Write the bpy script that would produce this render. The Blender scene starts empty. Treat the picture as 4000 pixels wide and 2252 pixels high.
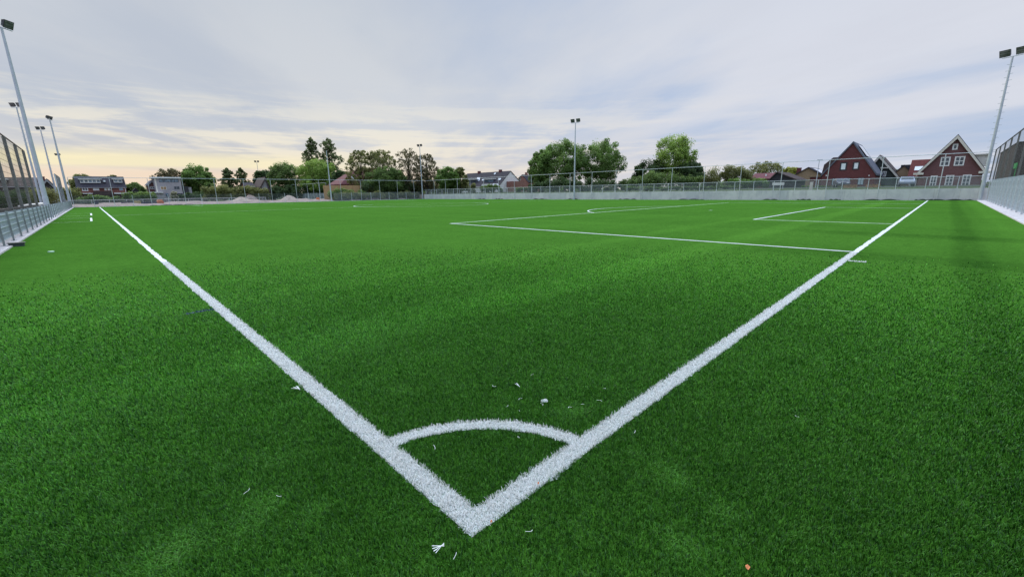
import bpy, bmesh, math, random
import numpy as np
from mathutils import Vector, Matrix
random.seed(7)
SC = bpy.context.scene
COL = SC.collection
R = math.radians

# ------------------------------------------------------------------ camera solve (metres; X = along goal line, Y = along touch line)
FPX, YAW, PIT, ROL = 1635.85, 0.7945, -0.2256, -0.0139
CX, CY, CH = -0.984, -1.285, 1.531
PW, PL = 64.34, 100.09        # pitch width and length
FW = Vector((math.cos(PIT)*math.cos(YAW), math.cos(PIT)*math.sin(YAW), math.sin(PIT)))
_r = Vector((math.sin(YAW), -math.cos(YAW), 0)); _u = _r.cross(FW)
RT = _r*math.cos(ROL) + _u*math.sin(ROL)
UP = -_r*math.sin(ROL) + _u*math.cos(ROL)
CAM = Vector((CX, CY, CH))
def ray(u, v): return FW + RT*((u-2000)/FPX) - UP*((v-1126)/FPX)
def onX(u, v, X): d = ray(u, v); return CAM + d*((X-CX)/d.x)      # survey: photo sighting -> point on a wall X = const
def onY(u, v, Y): d = ray(u, v); return CAM + d*((Y-CY)/d.y)
def onG(u, v, z=0): d = ray(u, v); return CAM + d*((z-CH)/d.z)
def atD(u, v, dist): return CAM + ray(u, v)*dist

cam_d = bpy.data.cameras.new('camera'); cam = bpy.data.objects.new('camera', cam_d); COL.objects.link(cam)
cam.matrix_world = Matrix(((RT.x, UP.x, -FW.x, CX), (RT.y, UP.y, -FW.y, CY), (RT.z, UP.z, -FW.z, CH), (0, 0, 0, 1)))
cam_d.sensor_width = 36; cam_d.lens = FPX/4000*36; cam_d.clip_start = 0.05; cam_d.clip_end = 5000
SC.camera = cam
SC.view_settings.view_transform = 'Standard'; SC.view_settings.look = 'None'; SC.view_settings.exposure = 0
SC.render.resolution_x, SC.render.resolution_y = 1024, 576

# ------------------------------------------------------------------ node helpers
class NT:
    def __init__(s, tree): s.t = tree; s.n = tree.nodes; s.l = tree.links
    def add(s, typ, **kw):
        n = s.n.new(typ)
        for k, v in kw.items():
            if hasattr(n, k): setattr(n, k, v)
        return n
    def put(s, sock, v):
        if v is None: return
        if isinstance(v, bpy.types.NodeSocket): s.l.new(v, sock)
        else: sock.default_value = v
    def m(s, op, a, b=None, c=None, clamp=False):
        n = s.add('ShaderNodeMath', operation=op, use_clamp=clamp)
        s.put(n.inputs[0], a); s.put(n.inputs[1], b)
        if c is not None: s.put(n.inputs[2], c)
        return n.outputs[0]
    def vm(s, op, a, b=None):
        n = s.add('ShaderNodeVectorMath', operation=op); s.put(n.inputs[0], a); s.put(n.inputs[1], b); return n
    def mapr(s, v, a, b, c=0.0, d=1.0, smooth=True):
        n = s.add('ShaderNodeMapRange', interpolation_type='SMOOTHSTEP' if smooth else 'LINEAR')
        for i, x in enumerate((v, a, b, c, d)): s.put(n.inputs[i], x)
        return n.outputs[0]
    def mix(s, f, a, b, typ='MIX'):
        n = s.add('ShaderNodeMix', data_type='RGBA', blend_type=typ); s.put(n.inputs[0], f)
        s.put(n.inputs[6], a); s.put(n.inputs[7], b); return n.outputs[2]
    def noise(s, vec, scale, detail=3, rough=.5, dist=0.0):
        n = s.add('ShaderNodeTexNoise'); s.put(n.inputs['Vector'], vec)
        n.inputs['Scale'].default_value = scale; n.inputs['Detail'].default_value = detail
        n.inputs['Roughness'].default_value = rough; n.inputs['Distortion'].default_value = dist
        return n.outputs['Fac']
    def mapping(s, vec, rot=(0, 0, 0), scale=(1, 1, 1), loc=(0, 0, 0)):
        n = s.add('ShaderNodeMapping'); s.put(n.inputs[0], vec)
        n.inputs['Rotation'].default_value = rot; n.inputs['Scale'].default_value = scale; n.inputs['Location'].default_value = loc
        return n.outputs[0]
def rgb(c, a=1): return (c[0], c[1], c[2], a)
def lin(r, g, b):
    f = lambda x: (x/255/12.92) if x/255 <= .04045 else ((x/255+.055)/1.055)**2.4
    return (f(r), f(g), f(b), 1)

# ------------------------------------------------------------------ world: hazy blue sky under thin streaked cloud, low sun glow to the left
SUN_AZ = math.atan2(ray(140, 700).y, ray(140, 700).x)
w = bpy.data.worlds.new('World'); SC.world = w; w.use_nodes = True
t = NT(w.node_tree); t.n.clear()
out = t.add('ShaderNodeOutputWorld'); bg = t.add('ShaderNodeBackground'); bg.inputs[1].default_value = 0.1
t.l.new(bg.outputs[0], out.inputs[0])
sky = t.add('ShaderNodeTexSky'); sky.sky_type = 'NISHITA'; sky.sun_disc = False
sky.sun_elevation = R(9); sky.sun_rotation = math.pi/2 - SUN_AZ; sky.air_density = 1; sky.dust_density = 2
tc = t.add('ShaderNodeTexCoord'); dirv = t.vm('NORMALIZE', tc.outputs['Generated']).outputs[0]
sx = t.add('ShaderNodeSeparateXYZ'); t.l.new(dirv, sx.inputs[0]); X_, Y_, Z_ = sx.outputs
zc = t.m('ADD', t.m('MAXIMUM', Z_, 0.0), 0.07)
px = t.m('DIVIDE', X_, zc); py = t.m('DIVIDE', Y_, zc)
cv = t.add('ShaderNodeCombineXYZ'); t.l.new(px, cv.inputs[0]); t.l.new(py, cv.inputs[1])
ST_AZ = math.atan2(ray(1650, 740).y, ray(1650, 740).x)
rot = t.add('ShaderNodeVectorRotate', rotation_type='Z_AXIS'); t.l.new(cv.outputs[0], rot.inputs['Vector']); rot.inputs['Angle'].default_value = -ST_AZ
# long streaks run away from the viewer: stretched along x'
w1 = t.noise(rot.outputs[0], .16, 2)
wob = t.vm('ADD', rot.outputs[0], None)
wc = t.add('ShaderNodeCombineXYZ'); t.put(wc.inputs[1], t.m('MULTIPLY', t.m('SUBTRACT', w1, .5), .55)); t.l.new(wc.outputs[0], wob.inputs[1])
n_big = t.noise(t.mapping(wob.outputs[0], scale=(.20, .50, 1), loc=(3.1, 5.35, 0)), 1, 3, .45)
n_mid = t.noise(t.mapping(wob.outputs[0], scale=(.50, 1.1, 1), loc=(7.7, 1.1, 0)), 1, 5, .6)
n_fine = t.noise(t.mapping(wob.outputs[0], scale=(1.0, 2.0, 1), loc=(1.3, 9.1, 0)), 1, 5, .58)
hd = t.m('SQRT', t.m('ADD', t.m('MULTIPLY', X_, X_), t.m('MULTIPLY', Y_, Y_)))
dot = t.m('DIVIDE', t.m('ADD', t.m('MULTIPLY', X_, math.cos(SUN_AZ)), t.m('MULTIPLY', Y_, math.sin(SUN_AZ))), hd)
left = t.mapr(dot, .15, .98)          # 1 towards the glow
K = 10.0
def kc(r, g, b): c = lin(r, g, b); return (c[0]*K, c[1]*K, c[2]*K, 1)
blue = t.mix(t.mapr(Z_, 0.0, .35), kc(188, 205, 233), kc(168, 191, 227))
nis = t.mix(.12, blue, sky.outputs[0])
cloud = t.mix(t.mapr(Z_, .22, .5), t.mix(left, kc(216, 220, 231), kc(207, 212, 219)), t.mix(left, kc(203, 211, 226), kc(192, 201, 213)))
cloud_dk = t.mix(left, kc(190, 204, 230), kc(190, 198, 211))
cov = t.mapr(t.m('ADD', t.m('MULTIPLY', n_big, .74), t.m('MULTIPLY', n_mid, .26)), .42, .60)
upper = t.mix(cov, t.mix(left, nis, cloud_dk), cloud)
upper = t.mix(t.mapr(n_fine, .35, .75, 0, .35), upper, t.mix(left, kc(206, 210, 222), kc(208, 211, 216)))
# warm light between streaks, low to the left
low = t.mapr(Z_, .24, .07)
n_str = t.noise(t.mapping(dirv, scale=(3, 3, 38), rot=(.05, .03, 0)), 1, 6, .62, .5)
warmn = t.mapr(t.m('ADD', t.m('MULTIPLY', n_fine, .30), t.m('MULTIPLY', n_str, .70)), .44, .58)
wf = t.m('MULTIPLY', t.m('MULTIPLY', t.mapr(dot, -.1, .8), warmn), low)
upper = t.mix(t.m('MULTIPLY', wf, .72), upper, t.mix(left, kc(240, 234, 228), kc(255, 246, 222)))
hz = t.m('MULTIPLY', t.mapr(Z_, .16, .0), t.mapr(dot, -.2, .6))
upper = t.mix(t.m('MULTIPLY', hz, .55), upper, t.mix(left, kc(232, 222, 218), kc(238, 222, 198)))
band = t.m('MULTIPLY', t.m('MULTIPLY', t.mapr(Z_, .046, .056), t.mapr(Z_, .088, .064)), t.mapr(dot, .80, 1.0))
upper = t.mix(t.m('MULTIPLY', band, .75), upper, kc(255, 242, 196))
peach = t.m('MULTIPLY', t.mapr(Z_, .058, .04), t.mapr(dot, .55, .95))
upper = t.mix(t.m('MULTIPLY', peach, .8), upper, kc(244, 220, 196))
# overcast dome is brighter overhead than near the horizon

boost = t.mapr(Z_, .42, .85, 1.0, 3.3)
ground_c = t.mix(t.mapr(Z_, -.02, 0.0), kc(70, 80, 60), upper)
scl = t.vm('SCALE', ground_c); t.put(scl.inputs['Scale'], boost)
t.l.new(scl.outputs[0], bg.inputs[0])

sun_d = bpy.data.lights.new('sun', 'SUN'); sun_d.energy = 1.1; sun_d.angle = R(25); sun_d.color = (1, .93, .82)
sun = bpy.data.objects.new('sun', sun_d); COL.objects.link(sun)
el = R(30); sd = Vector((math.cos(SUN_AZ)*math.cos(el), math.sin(SUN_AZ)*math.cos(el), math.sin(el)))
sun.rotation_euler = sd.to_track_quat('Z', 'Y').to_euler()

# ------------------------------------------------------------------ materials
MATS = {}
def mat(name, col, rough=.7, var=.12, vscale=3.0, bump=0.0, bscale=20, metal=0.0, spec=.4, wood=None):
    if name in MATS: return MATS[name]
    m = bpy.data.materials.new(name); m.use_nodes = True; q = NT(m.node_tree)
    b = q.n['Principled BSDF']; b.inputs['Roughness'].default_value = rough; b.inputs['Metallic'].default_value = metal
    b.inputs['Specular IOR Level'].default_value = spec
    tcn = q.add('ShaderNodeTexCoord').outputs['Object']
    if wood: tcn = q.mapping(tcn, scale=wood)
    f = q.noise(tcn, vscale, 5, .6)
    lo = [c*(1-var*1.6) for c in col]; hi = [min(1, c*(1+var*1.6)) for c in col]
    q.put(b.inputs['Base Color'], q.mix(q.mapr(f, .3, .7), rgb(lo), rgb(hi)))
    if bump:
        bn = q.add('ShaderNodeBump'); bn.inputs['Strength'].default_value = bump; bn.inputs['Distance'].default_value = .02
        q.put(bn.inputs['Height'], q.noise(tcn, bscale, 4)); q.l.new(bn.outputs[0], b.inputs['Normal'])
    MATS[name] = m; return m
def brick(name, col, mortar=(.3, .27, .24), axis='X'):
    m = bpy.data.materials.new(name); m.use_nodes = True; q = NT(m.node_tree); b = q.n['Principled BSDF']
    b.inputs['Roughness'].default_value = .85; b.inputs['Specular IOR Level'].default_value = .2
    g = q.add('ShaderNodeTexCoord').outputs['Object']
    s = q.add('ShaderNodeSeparateXYZ'); q.l.new(g, s.inputs[0]); c = q.add('ShaderNodeCombineXYZ')
    q.put(c.inputs[0], q.m('ADD', s.outputs[0], s.outputs[1])); q.l.new(s.outputs[2], c.inputs[1])
    t_ = q.add('ShaderNodeTexBrick'); q.l.new(c.outputs[0], t_.inputs['Vector'])
    t_.inputs['Scale'].default_value = 1; t_.inputs['Brick Width'].default_value = .22; t_.inputs['Row Height'].default_value = .065
    t_.inputs['Mortar Size'].default_value = .006
    t_.inputs['Color1'].default_value = rgb([x*.82 for x in col]); t_.inputs['Color2'].default_value = rgb([x*1.2 for x in col]); t_.inputs['Mortar'].default_value = rgb(mortar)
    f = q.noise(g, .6, 4)
    q.put(b.inputs['Base Color'], q.mix(q.mapr(f, .3, .7, 0, .5), t_.outputs['Color'], rgb([x*.7 for x in col])))
    MATS[name] = m; return m
def tiles(name, col, var=.2):
    m = bpy.data.materials.new(name); m.use_nodes = True; q = NT(m.node_tree); b = q.n['Principled BSDF']
    b.inputs['Roughness'].default_value = .75; b.inputs['Specular IOR Level'].default_value = .15
    g = q.add('ShaderNodeTexCoord').outputs['Object']
    wv = q.add('ShaderNodeTexWave', wave_type='BANDS', bands_direction='Z'); q.l.new(g, wv.inputs[0]); wv.inputs['Scale'].default_value = 1.6; wv.inputs['Distortion'].default_value = .3
    f = q.noise(g, 2.5, 6, .65)
    base = q.mix(q.mapr(f, .3, .7), rgb([x*(1-var) for x in col]), rgb([x*(1+var) for x in col]))
    q.put(b.inputs['Base Color'], q.mix(q.mapr(wv.outputs['Fac'], 0, .35, .45, 0), base, rgb([x*.45 for x in col])))
    MATS[name] = m; return m
def glass(name, col=(.05, .06, .07), rough=.08):
    m = bpy.data.materials.new(name); m.use_nodes = True; q = NT(m.node_tree); b = q.n['Principled BSDF']
    f = q.noise(q.add('ShaderNodeTexCoord').outputs['Object'], 1.3, 3)
    q.put(b.inputs['Base Color'], q.mix(q.mapr(f, .35, .65), rgb([x*.6 for x in col]), rgb([x*1.6 for x in col])))
    b.inputs['Roughness'].default_value = rough; b.inputs['Specular IOR Level'].default_value = .6
    MATS[name] = m; return m
def netting(name, col, alpha, line=None):
    # knotted net / wire mesh seen from far: part of every small area is thread, the rest is open
    m = bpy.data.materials.new(name); m.use_nodes = True; q = NT(m.node_tree); b = q.n['Principled BSDF']; o = q.n['Material Output']
    b.inputs['Base Color'].default_value = rgb(col); b.inputs['Roughness'].default_value = .6
    tr = q.add('ShaderNodeBsdfTransparent'); mx = q.add('ShaderNodeMixShader')
    g = q.add('ShaderNodeTexCoord').outputs['Object']
    f = q.mapr(q.noise(g, .8, 3), .3, .7, alpha*.8, alpha*1.2)
    if line:
        s = q.add('ShaderNodeSeparateXYZ'); q.l.new(g, s.inputs[0])
        fr = q.m('FRACT', q.m('DIVIDE', s.outputs[2], line)); ln = q.m('LESS_THAN', fr, .10)
        f = q.m('MAXIMUM', f, q.m('MULTIPLY', ln, .75))
    q.put(mx.inputs[0], f); q.l.new(tr.outputs[0], mx.inputs[1]); q.l.new(b.outputs[0], mx.inputs[2]); q.l.new(mx.outputs[0], o.inputs[0])
    MATS[name] = m; return m
def attr_leaf(name, trans=.5, rough=.55, spec=.25, jitter=0):
    m = bpy.data.materials.new(name); m.use_nodes = True; q = NT(m.node_tree); b = q.n['Principled BSDF']; o = q.n['Material Output']
    a = q.add('ShaderNodeAttribute'); a.attribute_name = 'col'
    q.l.new(a.outputs['Color'], b.inputs['Base Color']); b.inputs['Roughness'].default_value = rough; b.inputs['Specular IOR Level'].default_value = spec
    tl = q.add('ShaderNodeBsdfTranslucent'); q.l.new(a.outputs['Color'], tl.inputs[0]); mx = q.add('ShaderNodeMixShader'); mx.inputs[0].default_value = trans
    q.l.new(b.outputs[0], mx.inputs[1]); q.l.new(tl.outputs[0], mx.inputs[2]); q.l.new(mx.outputs[0], o.inputs[0])
    MATS[name] = m; return m

M_galv = mat('galvanised', (.44, .48, .52), .5, .04, 2, metal=.2)
M_galv_l = mat('galvanised_light', (.55, .58, .60), .45, .1, 6, metal=.2)
M_panel = mat('panel_wire', (.50, .57, .60), .5, .06, 4, metal=.2)
M_black = mat('black_coat', (.018, .02, .022), .5, .2)
M_lamp = mat('lamp_housing', (.02, .022, .025), .45, .2)
M_lens = glass('lamp_lens', (.10, .10, .11), .2)
M_white = mat('white_paint', (.72, .71, .68), .5, .05)
M_cream = mat('cream_paint', (.62, .58, .50), .55, .06)
M_greyp = mat('grey_render', (.30, .29, .30), .85, .12, 1.5)
M_glass = glass('window_glass')
M_blind = mat('window_blind', (.75, .80, .80), .6, .06, 2)
M_glassb = glass('window_glass_blue', (.12, .17, .22))
M_curb = mat('kerb_concrete', (.66, .62, .61), .9, .1, 4, .3, 40)
M_bark = mat('bark', (.055, .045, .035), .9, .25, 8, .5, 30)
M_barkd = mat('bark_dark', (.03, .026, .022), .9, .25, 8)
M_sand = mat('sand', (.42, .34, .27), .95, .12, 1.5, .4, 12)
M_leaf = attr_leaf('foliage')
M_net = netting('black_netting', (.03, .033, .036), .30)
M_netl = netting('black_netting_rows', (.02, .02, .022), .30, .32)
M_wire = netting('wire_mesh_far', (.30, .33, .35), .26)
M_wired = netting('wire_mesh_dense', (.32, .36, .38), .48)
M_solar = mat('solar_sky_reflection', (.62, .63, .68), .15, .05)  # pale sky reflection painted into the panel colour

# ------------------------------------------------------------------ object helpers
def tag(o, label=None, cat=None, group=None, kind=None):
    if label: o['label'] = label
    if cat: o['category'] = cat
    if group: o['group'] = group
    if kind: o['kind'] = kind
    return o
def empty(name, loc, label=None, cat=None, group=None, rz=0):
    o = bpy.data.objects.new(name, None); COL.objects.link(o); o.location = loc; o.rotation_euler = (0, 0, rz); o.empty_display_size = .3
    return tag(o, label, cat, group)
def link(name, me, m, parent=None, world=False):
    """world=True: mesh was written in world coordinates; parent is an Empty without rotation"""
    me.materials.append(m) if m and not me.materials else None
    o = bpy.data.objects.new(name, me); COL.objects.link(o)
    if parent is not None:
        o.parent = parent
        if world:
            p = parent; off = Vector((0, 0, 0))
            while p is not None: off += Vector(p.location); p = p.parent
            me.transform(Matrix.Translation(-off))
    return o
class MB:
    def __init__(s): s.v = []; s.f = []
    def quad(s, *p): i = len(s.v); s.v += [tuple(x) for x in p]; s.f.append(tuple(range(i, i+len(p)))); return s
    def box(s, a, b):
        x0, y0, z0 = a; x1, y1, z1 = b; i = len(s.v)
        s.v += [(x0, y0, z0), (x1, y0, z0), (x1, y1, z0), (x0, y1, z0), (x0, y0, z1), (x1, y0, z1), (x1, y1, z1), (x0, y1, z1)]
        s.f += [(i, i+3, i+2, i+1), (i+4, i+5, i+6, i+7), (i, i+1, i+5, i+4), (i+1, i+2, i+6, i+5), (i+2, i+3, i+7, i+6), (i+3, i, i+4, i+7)]; return s
    def prism(s, poly, vec):
        """poly: list of 3-D points (planar), extruded by vec"""
        i = len(s.v); n = len(poly); vec = Vector(vec)
        s.v += [tuple(Vector(p)) for p in poly] + [tuple(Vector(p)+vec) for p in poly]
        s.f.append(tuple(range(i+n-1, i-1, -1))); s.f.append(tuple(range(i+n, i+2*n)))
        for k in range(n): a, b = i+k, i+(k+1) % n; s.f.append((a, b, b+n, a+n))
        return s
    def tube(s, pts, rad, seg=8):
        pts = [Vector(p) for p in pts]; rad = rad if isinstance(rad, (list, tuple)) else [rad]*len(pts); base = len(s.v)
        for k, p in enumerate(pts):
            d = (pts[min(k+1, len(pts)-1)] - pts[max(k-1, 0)]).normalized()
            a = d.cross(Vector((0, 0, 1)));
            if a.length < .05: a = d.cross(Vector((1, 0, 0)))
            a.normalize(); b = d.cross(a)
            for j in range(seg):
                th = 2*math.pi*j/seg; s.v.append(tuple(p + (a*math.cos(th)+b*math.sin(th))*rad[k]))
        for k in range(len(pts)-1):
            for j in range(seg):
                a = base+k*seg+j; b = base+k*seg+(j+1) % seg; s.f.append((a, b, b+seg, a+seg))
        s.f.append(tuple(base+j for j in range(seg-1, -1, -1))); s.f.append(tuple(base+(len(pts)-1)*seg+j for j in range(seg))); return s
    def mesh(s, name, smooth=False):
        me = bpy.data.meshes.new(name); me.from_pydata(s.v, [], s.f); me.update()
        bm = bmesh.new(); bm.from_mesh(me); bmesh.ops.recalc_face_normals(bm, faces=bm.faces); bm.to_mesh(me); bm.free()
        if smooth: me.polygons.foreach_set('use_smooth', [True]*len(me.polygons))
        return me
    def build(s, name, m, parent=None, world=False, smooth=False): return link(name, s.mesh(name, smooth), m, parent, world)
def np_mesh(name, V, F, col=None):
    """V (n,3), F (m,k) all same arity"""
    me = bpy.data.meshes.new(name); k = F.shape[1]
    me.vertices.add(len(V)); me.vertices.foreach_set('co', V.astype(np.float32).ravel())
    me.loops.add(F.size); me.loops.foreach_set('vertex_index', F.astype(np.int32).ravel())
    me.polygons.add(len(F)); me.polygons.foreach_set('loop_start', np.arange(0, F.size, k, dtype=np.int32))
    try: me.polygons.foreach_set('loop_total', np.full(len(F), k, dtype=np.int32))
    except Exception: pass
    me.update(calc_edges=True)
    if col is not None:
        a = me.color_attributes.new('col', 'FLOAT_COLOR', 'POINT'); c = np.ones((len(V), 4), np.float32); c[:, :3] = col; a.data.foreach_set('color', c.ravel())
    return me

# ------------------------------------------------------------------ ground
def elev(x, y):
    if x > 66.55 and y > -4.6:
        return 1.26 + .4*min(1, max(0, (x-68)/26))
    if x > 66.55: return 1.26*max(0, 1-(-4.6-y)/6) + .4*min(1, max(0, (x-68)/26)) if y > -10.6 else .4
    return -.012
xs = [-2500, -900, -300, -150, -80, -40, -20, -10, -4, 0, 20, 40, 60, 66.45, 66.56, 68, 72, 78, 86, 94, 102, 120, 150, 200, 300, 500, 900, 2500]
ys = [-2500, -900, -300, -100, -40, -20, -12, -8, -4.7, -4.5, 10, 30, 60, 90, 103.1, 110, 120, 130, 150, 180, 230, 300, 500, 900, 2500]
g = MB(); n = len(ys)
for x in xs:
    for y in ys: g.v.append((x, y, elev(x, y)))
for i in range(len(xs)-1):
    for j in range(len(ys)-1): a = i*n+j; g.f.append((a, a+n, a+n+1, a+1))
m = bpy.data.materials.new('ground'); m.use_nodes = True; q = NT(m.node_tree); b = q.n['Principled BSDF']; b.inputs['Roughness'].default_value = .95; b.inputs['Specular IOR Level'].default_value = .1
P = q.add('ShaderNodeNewGeometry').outputs['Position']; s = q.add('ShaderNodeSeparateXYZ'); q.l.new(P, s.inputs[0])
nz = q.noise(P, .12, 5, .6); nf = q.noise(P, 1.5, 5, .7)
sand_c = q.mix(nf, (.30, .245, .20, 1), (.44, .37, .31, 1)); grass_c = q.mix(nf, (.028, .06, .018, 1), (.09, .12, .04, 1))
edge = q.m('ADD', q.m('MULTIPLY', q.m('SUBTRACT', nz, .5), 14), s.outputs[1])
fsand = q.m('MULTIPLY', q.mapr(edge, 122, 126, 1, 0), q.mapr(s.outputs[0], 66.5, 67, 1, 0))
bank = q.mapr(q.m('ADD', s.outputs[0], q.m('MULTIPLY', q.m('SUBTRACT', nz, .5), 6)), 68, 71, .55, 0)
b0 = q.mix(fsand, grass_c, sand_c)
q.put(b.inputs['Base Color'], q.mix(q.m('MULTIPLY', bank, q.m('GREATER_THAN', s.outputs[0], 66.5)), b0, sand_c))
MATS['ground'] = m
tag(g.build('ground', m), 'sandy building ground and rough grass around the pitch', kind='structure')

# road behind the wall
st = MB(); st.quad((84, -40, elev(84, 0)+.012), (89.5, -40, elev(89.5, 0)+.012), (89.5, 120, elev(89.5, 0)+.012), (84, 120, elev(84, 0)+.012))
tag(st.build('road', mat('asphalt', (.06, .06, .062), .9, .2, 2)), 'narrow asphalt street behind the concrete wall in front of the houses', kind='structure')

# ------------------------------------------------------------------ artificial turf sheet
m = bpy.data.materials.new('turf'); m.use_nodes = True; q = NT(m.node_tree); b = q.n['Principled BSDF']
P = q.add('ShaderNodeNewGeometry').outputs['Position']; s = q.add('ShaderNodeSeparateXYZ'); q.l.new(P, s.inputs[0]); gx, gy, gz = s.outputs
n1 = q.noise(q.mapping(P, scale=(.05, .5, 1)), 1, 4, .6); n2 = q.noise(P, .55, 4, .6); n3 = q.noise(P, 55, 3, .75)
n3b = q.noise(P, 14, 4, .7); n4 = q.noise(q.mapping(P, scale=(.5, .04, 1)), 1, 3, .6)
def bandn(coord, c, wd, so=.25, dn=None):
    d = q.m('ABSOLUTE', q.m('SUBTRACT', coord, c)); return q.mapr(d, wd, wd+so, 1, 0)
roll = q.m('FRACT', q.m('DIVIDE', q.m('ADD', gx, .8), 8.0)); rollb = q.mapr(q.m('ABSOLUTE', q.m('SUBTRACT', roll, .5)), .24, .26)
wgx = q.m('ADD', gy, q.m('MULTIPLY', q.m('SUBTRACT', n1, .5), .6))
lite = q.m('ADD', q.m('MULTIPLY', bandn(wgx, 3.1, .25, .4), .20), q.m('MULTIPLY', bandn(wgx, 6.0, .1, .4), .14))
lite = q.m('ADD', lite, q.m('MULTIPLY', q.mapr(gy, -2.5, -3.0), .22))
dark = q.m('ADD', q.m('MULTIPLY', bandn(wgx, -1.9, .12, .3), .24), q.m('MULTIPLY', bandn(gx, 11.5, .35, .6), q.m('MULTIPLY', q.mapr(gy, 4, 1), .22)))
dark = q.m('ADD', dark, q.m('MULTIPLY', bandn(gx, 17.5, .4, .6), q.m('MULTIPLY', q.mapr(gy, 3.2, 1), .2)))
tone = q.m('ADD', q.m('MULTIPLY', q.m('SUBTRACT', n1, .5), .40), q.m('MULTIPLY', q.m('SUBTRACT', n2, .5), .30))
n5 = q.noise(q.mapping(P, scale=(1, 1, 1)), 4.5, 3, .7)
tone = q.m('ADD', tone, q.m('MULTIPLY', q.m('SUBTRACT', n5, .5), .75))
tone = q.m('ADD', tone, q.m('MULTIPLY', q.m('SUBTRACT', n4, .5), .35))
tone = q.m('ADD', tone, q.m('ADD', lite, q.m('MULTIPLY', rollb, .05))); tone = q.m('SUBTRACT', tone, dark)
grain = q.m('ADD', q.m('MULTIPLY', q.m('SUBTRACT', n3, .5), 1.1), q.m('MULTIPLY', q.m('SUBTRACT', n3b, .5), 1.0))
val = q.m('ADD', q.m('MULTIPLY', tone, .8), q.m('ADD', grain, .5), None)
c1 = q.mix(q.mapr(val, 0.05, 1.0, smooth=False), (.012, .062, .003, 1), (.090, .255, .026, 1))
q.put(b.inputs['Base Color'], c1); b.inputs['Roughness'].default_value = .9; b.inputs['Specular IOR Level'].default_value = .0
b.inputs['Sheen Weight'].default_value = .07; b.inputs['Sheen Roughness'].default_value = .5; b.inputs['Sheen Tint'].default_value = (.6, 1, .4, 1)
bn = q.add('ShaderNodeBump'); bn.inputs['Strength'].default_value = .7; bn.inputs['Distance'].default_value = .02; q.put(bn.inputs['Height'], n3); q.l.new(bn.outputs[0], b.inputs['Normal'])
MATS['turf'] = m
g = MB(); g.quad((-3.03, -3.62, 0), (66.40, -3.62, 0), (66.40, 103.1, 0), (-3.03, 103.1, 0))
tag(g.build('turf', m), 'bright green artificial turf of the football pitch', kind='structure')

# ------------------------------------------------------------------ white pitch markings (flat strips with slightly ragged edges)
m = bpy.data.materials.new('white_turf'); m.use_nodes = True; q = NT(m.node_tree); b = q.n['Principled BSDF']
P = q.add('ShaderNodeNewGeometry').outputs['Position']
nn = q.noise(P, 150, 3, .7); nl = q.noise(P, 1.5, 3)
dist_c = q.vm('LENGTH', P).outputs['Value']; gap = q.mapr(dist_c, 1.5, 9, .75, .1)
q.put(b.inputs['Base Color'], q.mix(q.m('MULTIPLY', q.mapr(nn, .4, .6), gap), (1, 1, 1, 1), (0, 0, 0, 1)))
WX = b.inputs['Base Color'].links[0].from_socket
q.put(b.inputs['Base Color'], q.mix(WX, (.05, .12, .05, 1), q.mix(nl, (.68, .71, .68, 1), (.80, .82, .79, 1)))); b.inputs['Roughness'].default_value = .8
MATS['white_turf'] = m; M_wt = m
M_wtf = mat('white_turf_far', (.68, .80, .62), .8, .08, 3)
M_blue = mat('blue_turf', (.01, .05, .09), .8, .3, 40)
rs = np.random.RandomState(3)
LW = .12
def strip(pts, wd, z, name, label, m, amp=.008, closed=False):
    """ragged strip along a polyline (centre line)"""
    pts = [Vector((p[0], p[1], 0)) for p in pts]; g = MB(); rowc = 0
    dense = []
    for a, b in zip(pts[:-1], pts[1:]):
        L = (b-a).length; k = 0.0
        while k < L - 1e-6:
            p = a + (b-a)*(k/L); dense.append(p); k += max(.05, min(2.0, (p - Vector((CX, CY, 0))).length*.012))
    dense.append(pts[-1]); n_ = len(dense)
    for i, p in enumerate(dense):
        d = (dense[min(i+1, n_-1)]-dense[max(i-1, 0)]).normalized(); nr = Vector((-d.y, d.x, 0)); e1, e2 = rs.normal(0, amp, 2)
        if i in (0, n_-1): e1 = e2 = 0
        g.v += [tuple(p + nr*(wd/2+e1) + Vector((0, 0, z))), tuple(p - nr*(wd/2+e2) + Vector((0, 0, z)))]
    for i in range(n_-1): a = 2*i; g.f.append((a, a+1, a+3, a+2))
    return tag(g.build(name, m), label, kind='structure')
PA, PB = (PW-40.32)/2, (PW-18.32)/2
h = LW/2
strip([(h, 0), (h, PL)], LW, .004, 'touch_line', 'white line from the near corner to the far left end of the pitch', M_wt)
strip([(.03, h), (PW, h)], LW, .005, 'goal_line', 'white line from the near corner to the right end at the concrete wall', M_wt)
strip([(PW-h, LW), (PW-h, PL)], LW, .004, 'touch_line', 'far white side line running along the concrete wall', M_wtf)
strip([(LW, PL-h), (PW-LW, PL-h)], LW, .005, 'goal_line', 'white goal line at the far left end of the pitch', M_wtf)
strip([(LW, PL/2), (PW-LW, PL/2)], .1, .006, 'halfway_line', 'thin white line across the middle of the pitch', M_wtf)
arc = [(.94*math.cos(a)+.0, .94*math.sin(a)+.0) for a in np.linspace(R(7.3), R(82.7), 40)]
strip(arc, .10, .006, 'corner_arc', 'white quarter circle joining the two lines at the near corner', M_wt)
strip([(PA+.05, LW), (PA+.05, 16.5)], .13, .006, 'penalty_area_line', 'near long side of the large penalty box', M_wt)
strip([(PA+.1, 16.45), (PW-PA-.05, 16.45)], .13, .007, 'penalty_area_line', 'front line of the large penalty box', M_wtf)
strip([(PW-PA-.05, 16.4), (PW-PA-.05, LW)], .13, .006, 'penalty_area_line', 'far side line of the large penalty box by the wall', M_wtf)
strip([(PB+.05, LW), (PB+.05, 5.5)], .13, .006, 'goal_area_line', 'near side line of the small goal box', M_wtf)
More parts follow.
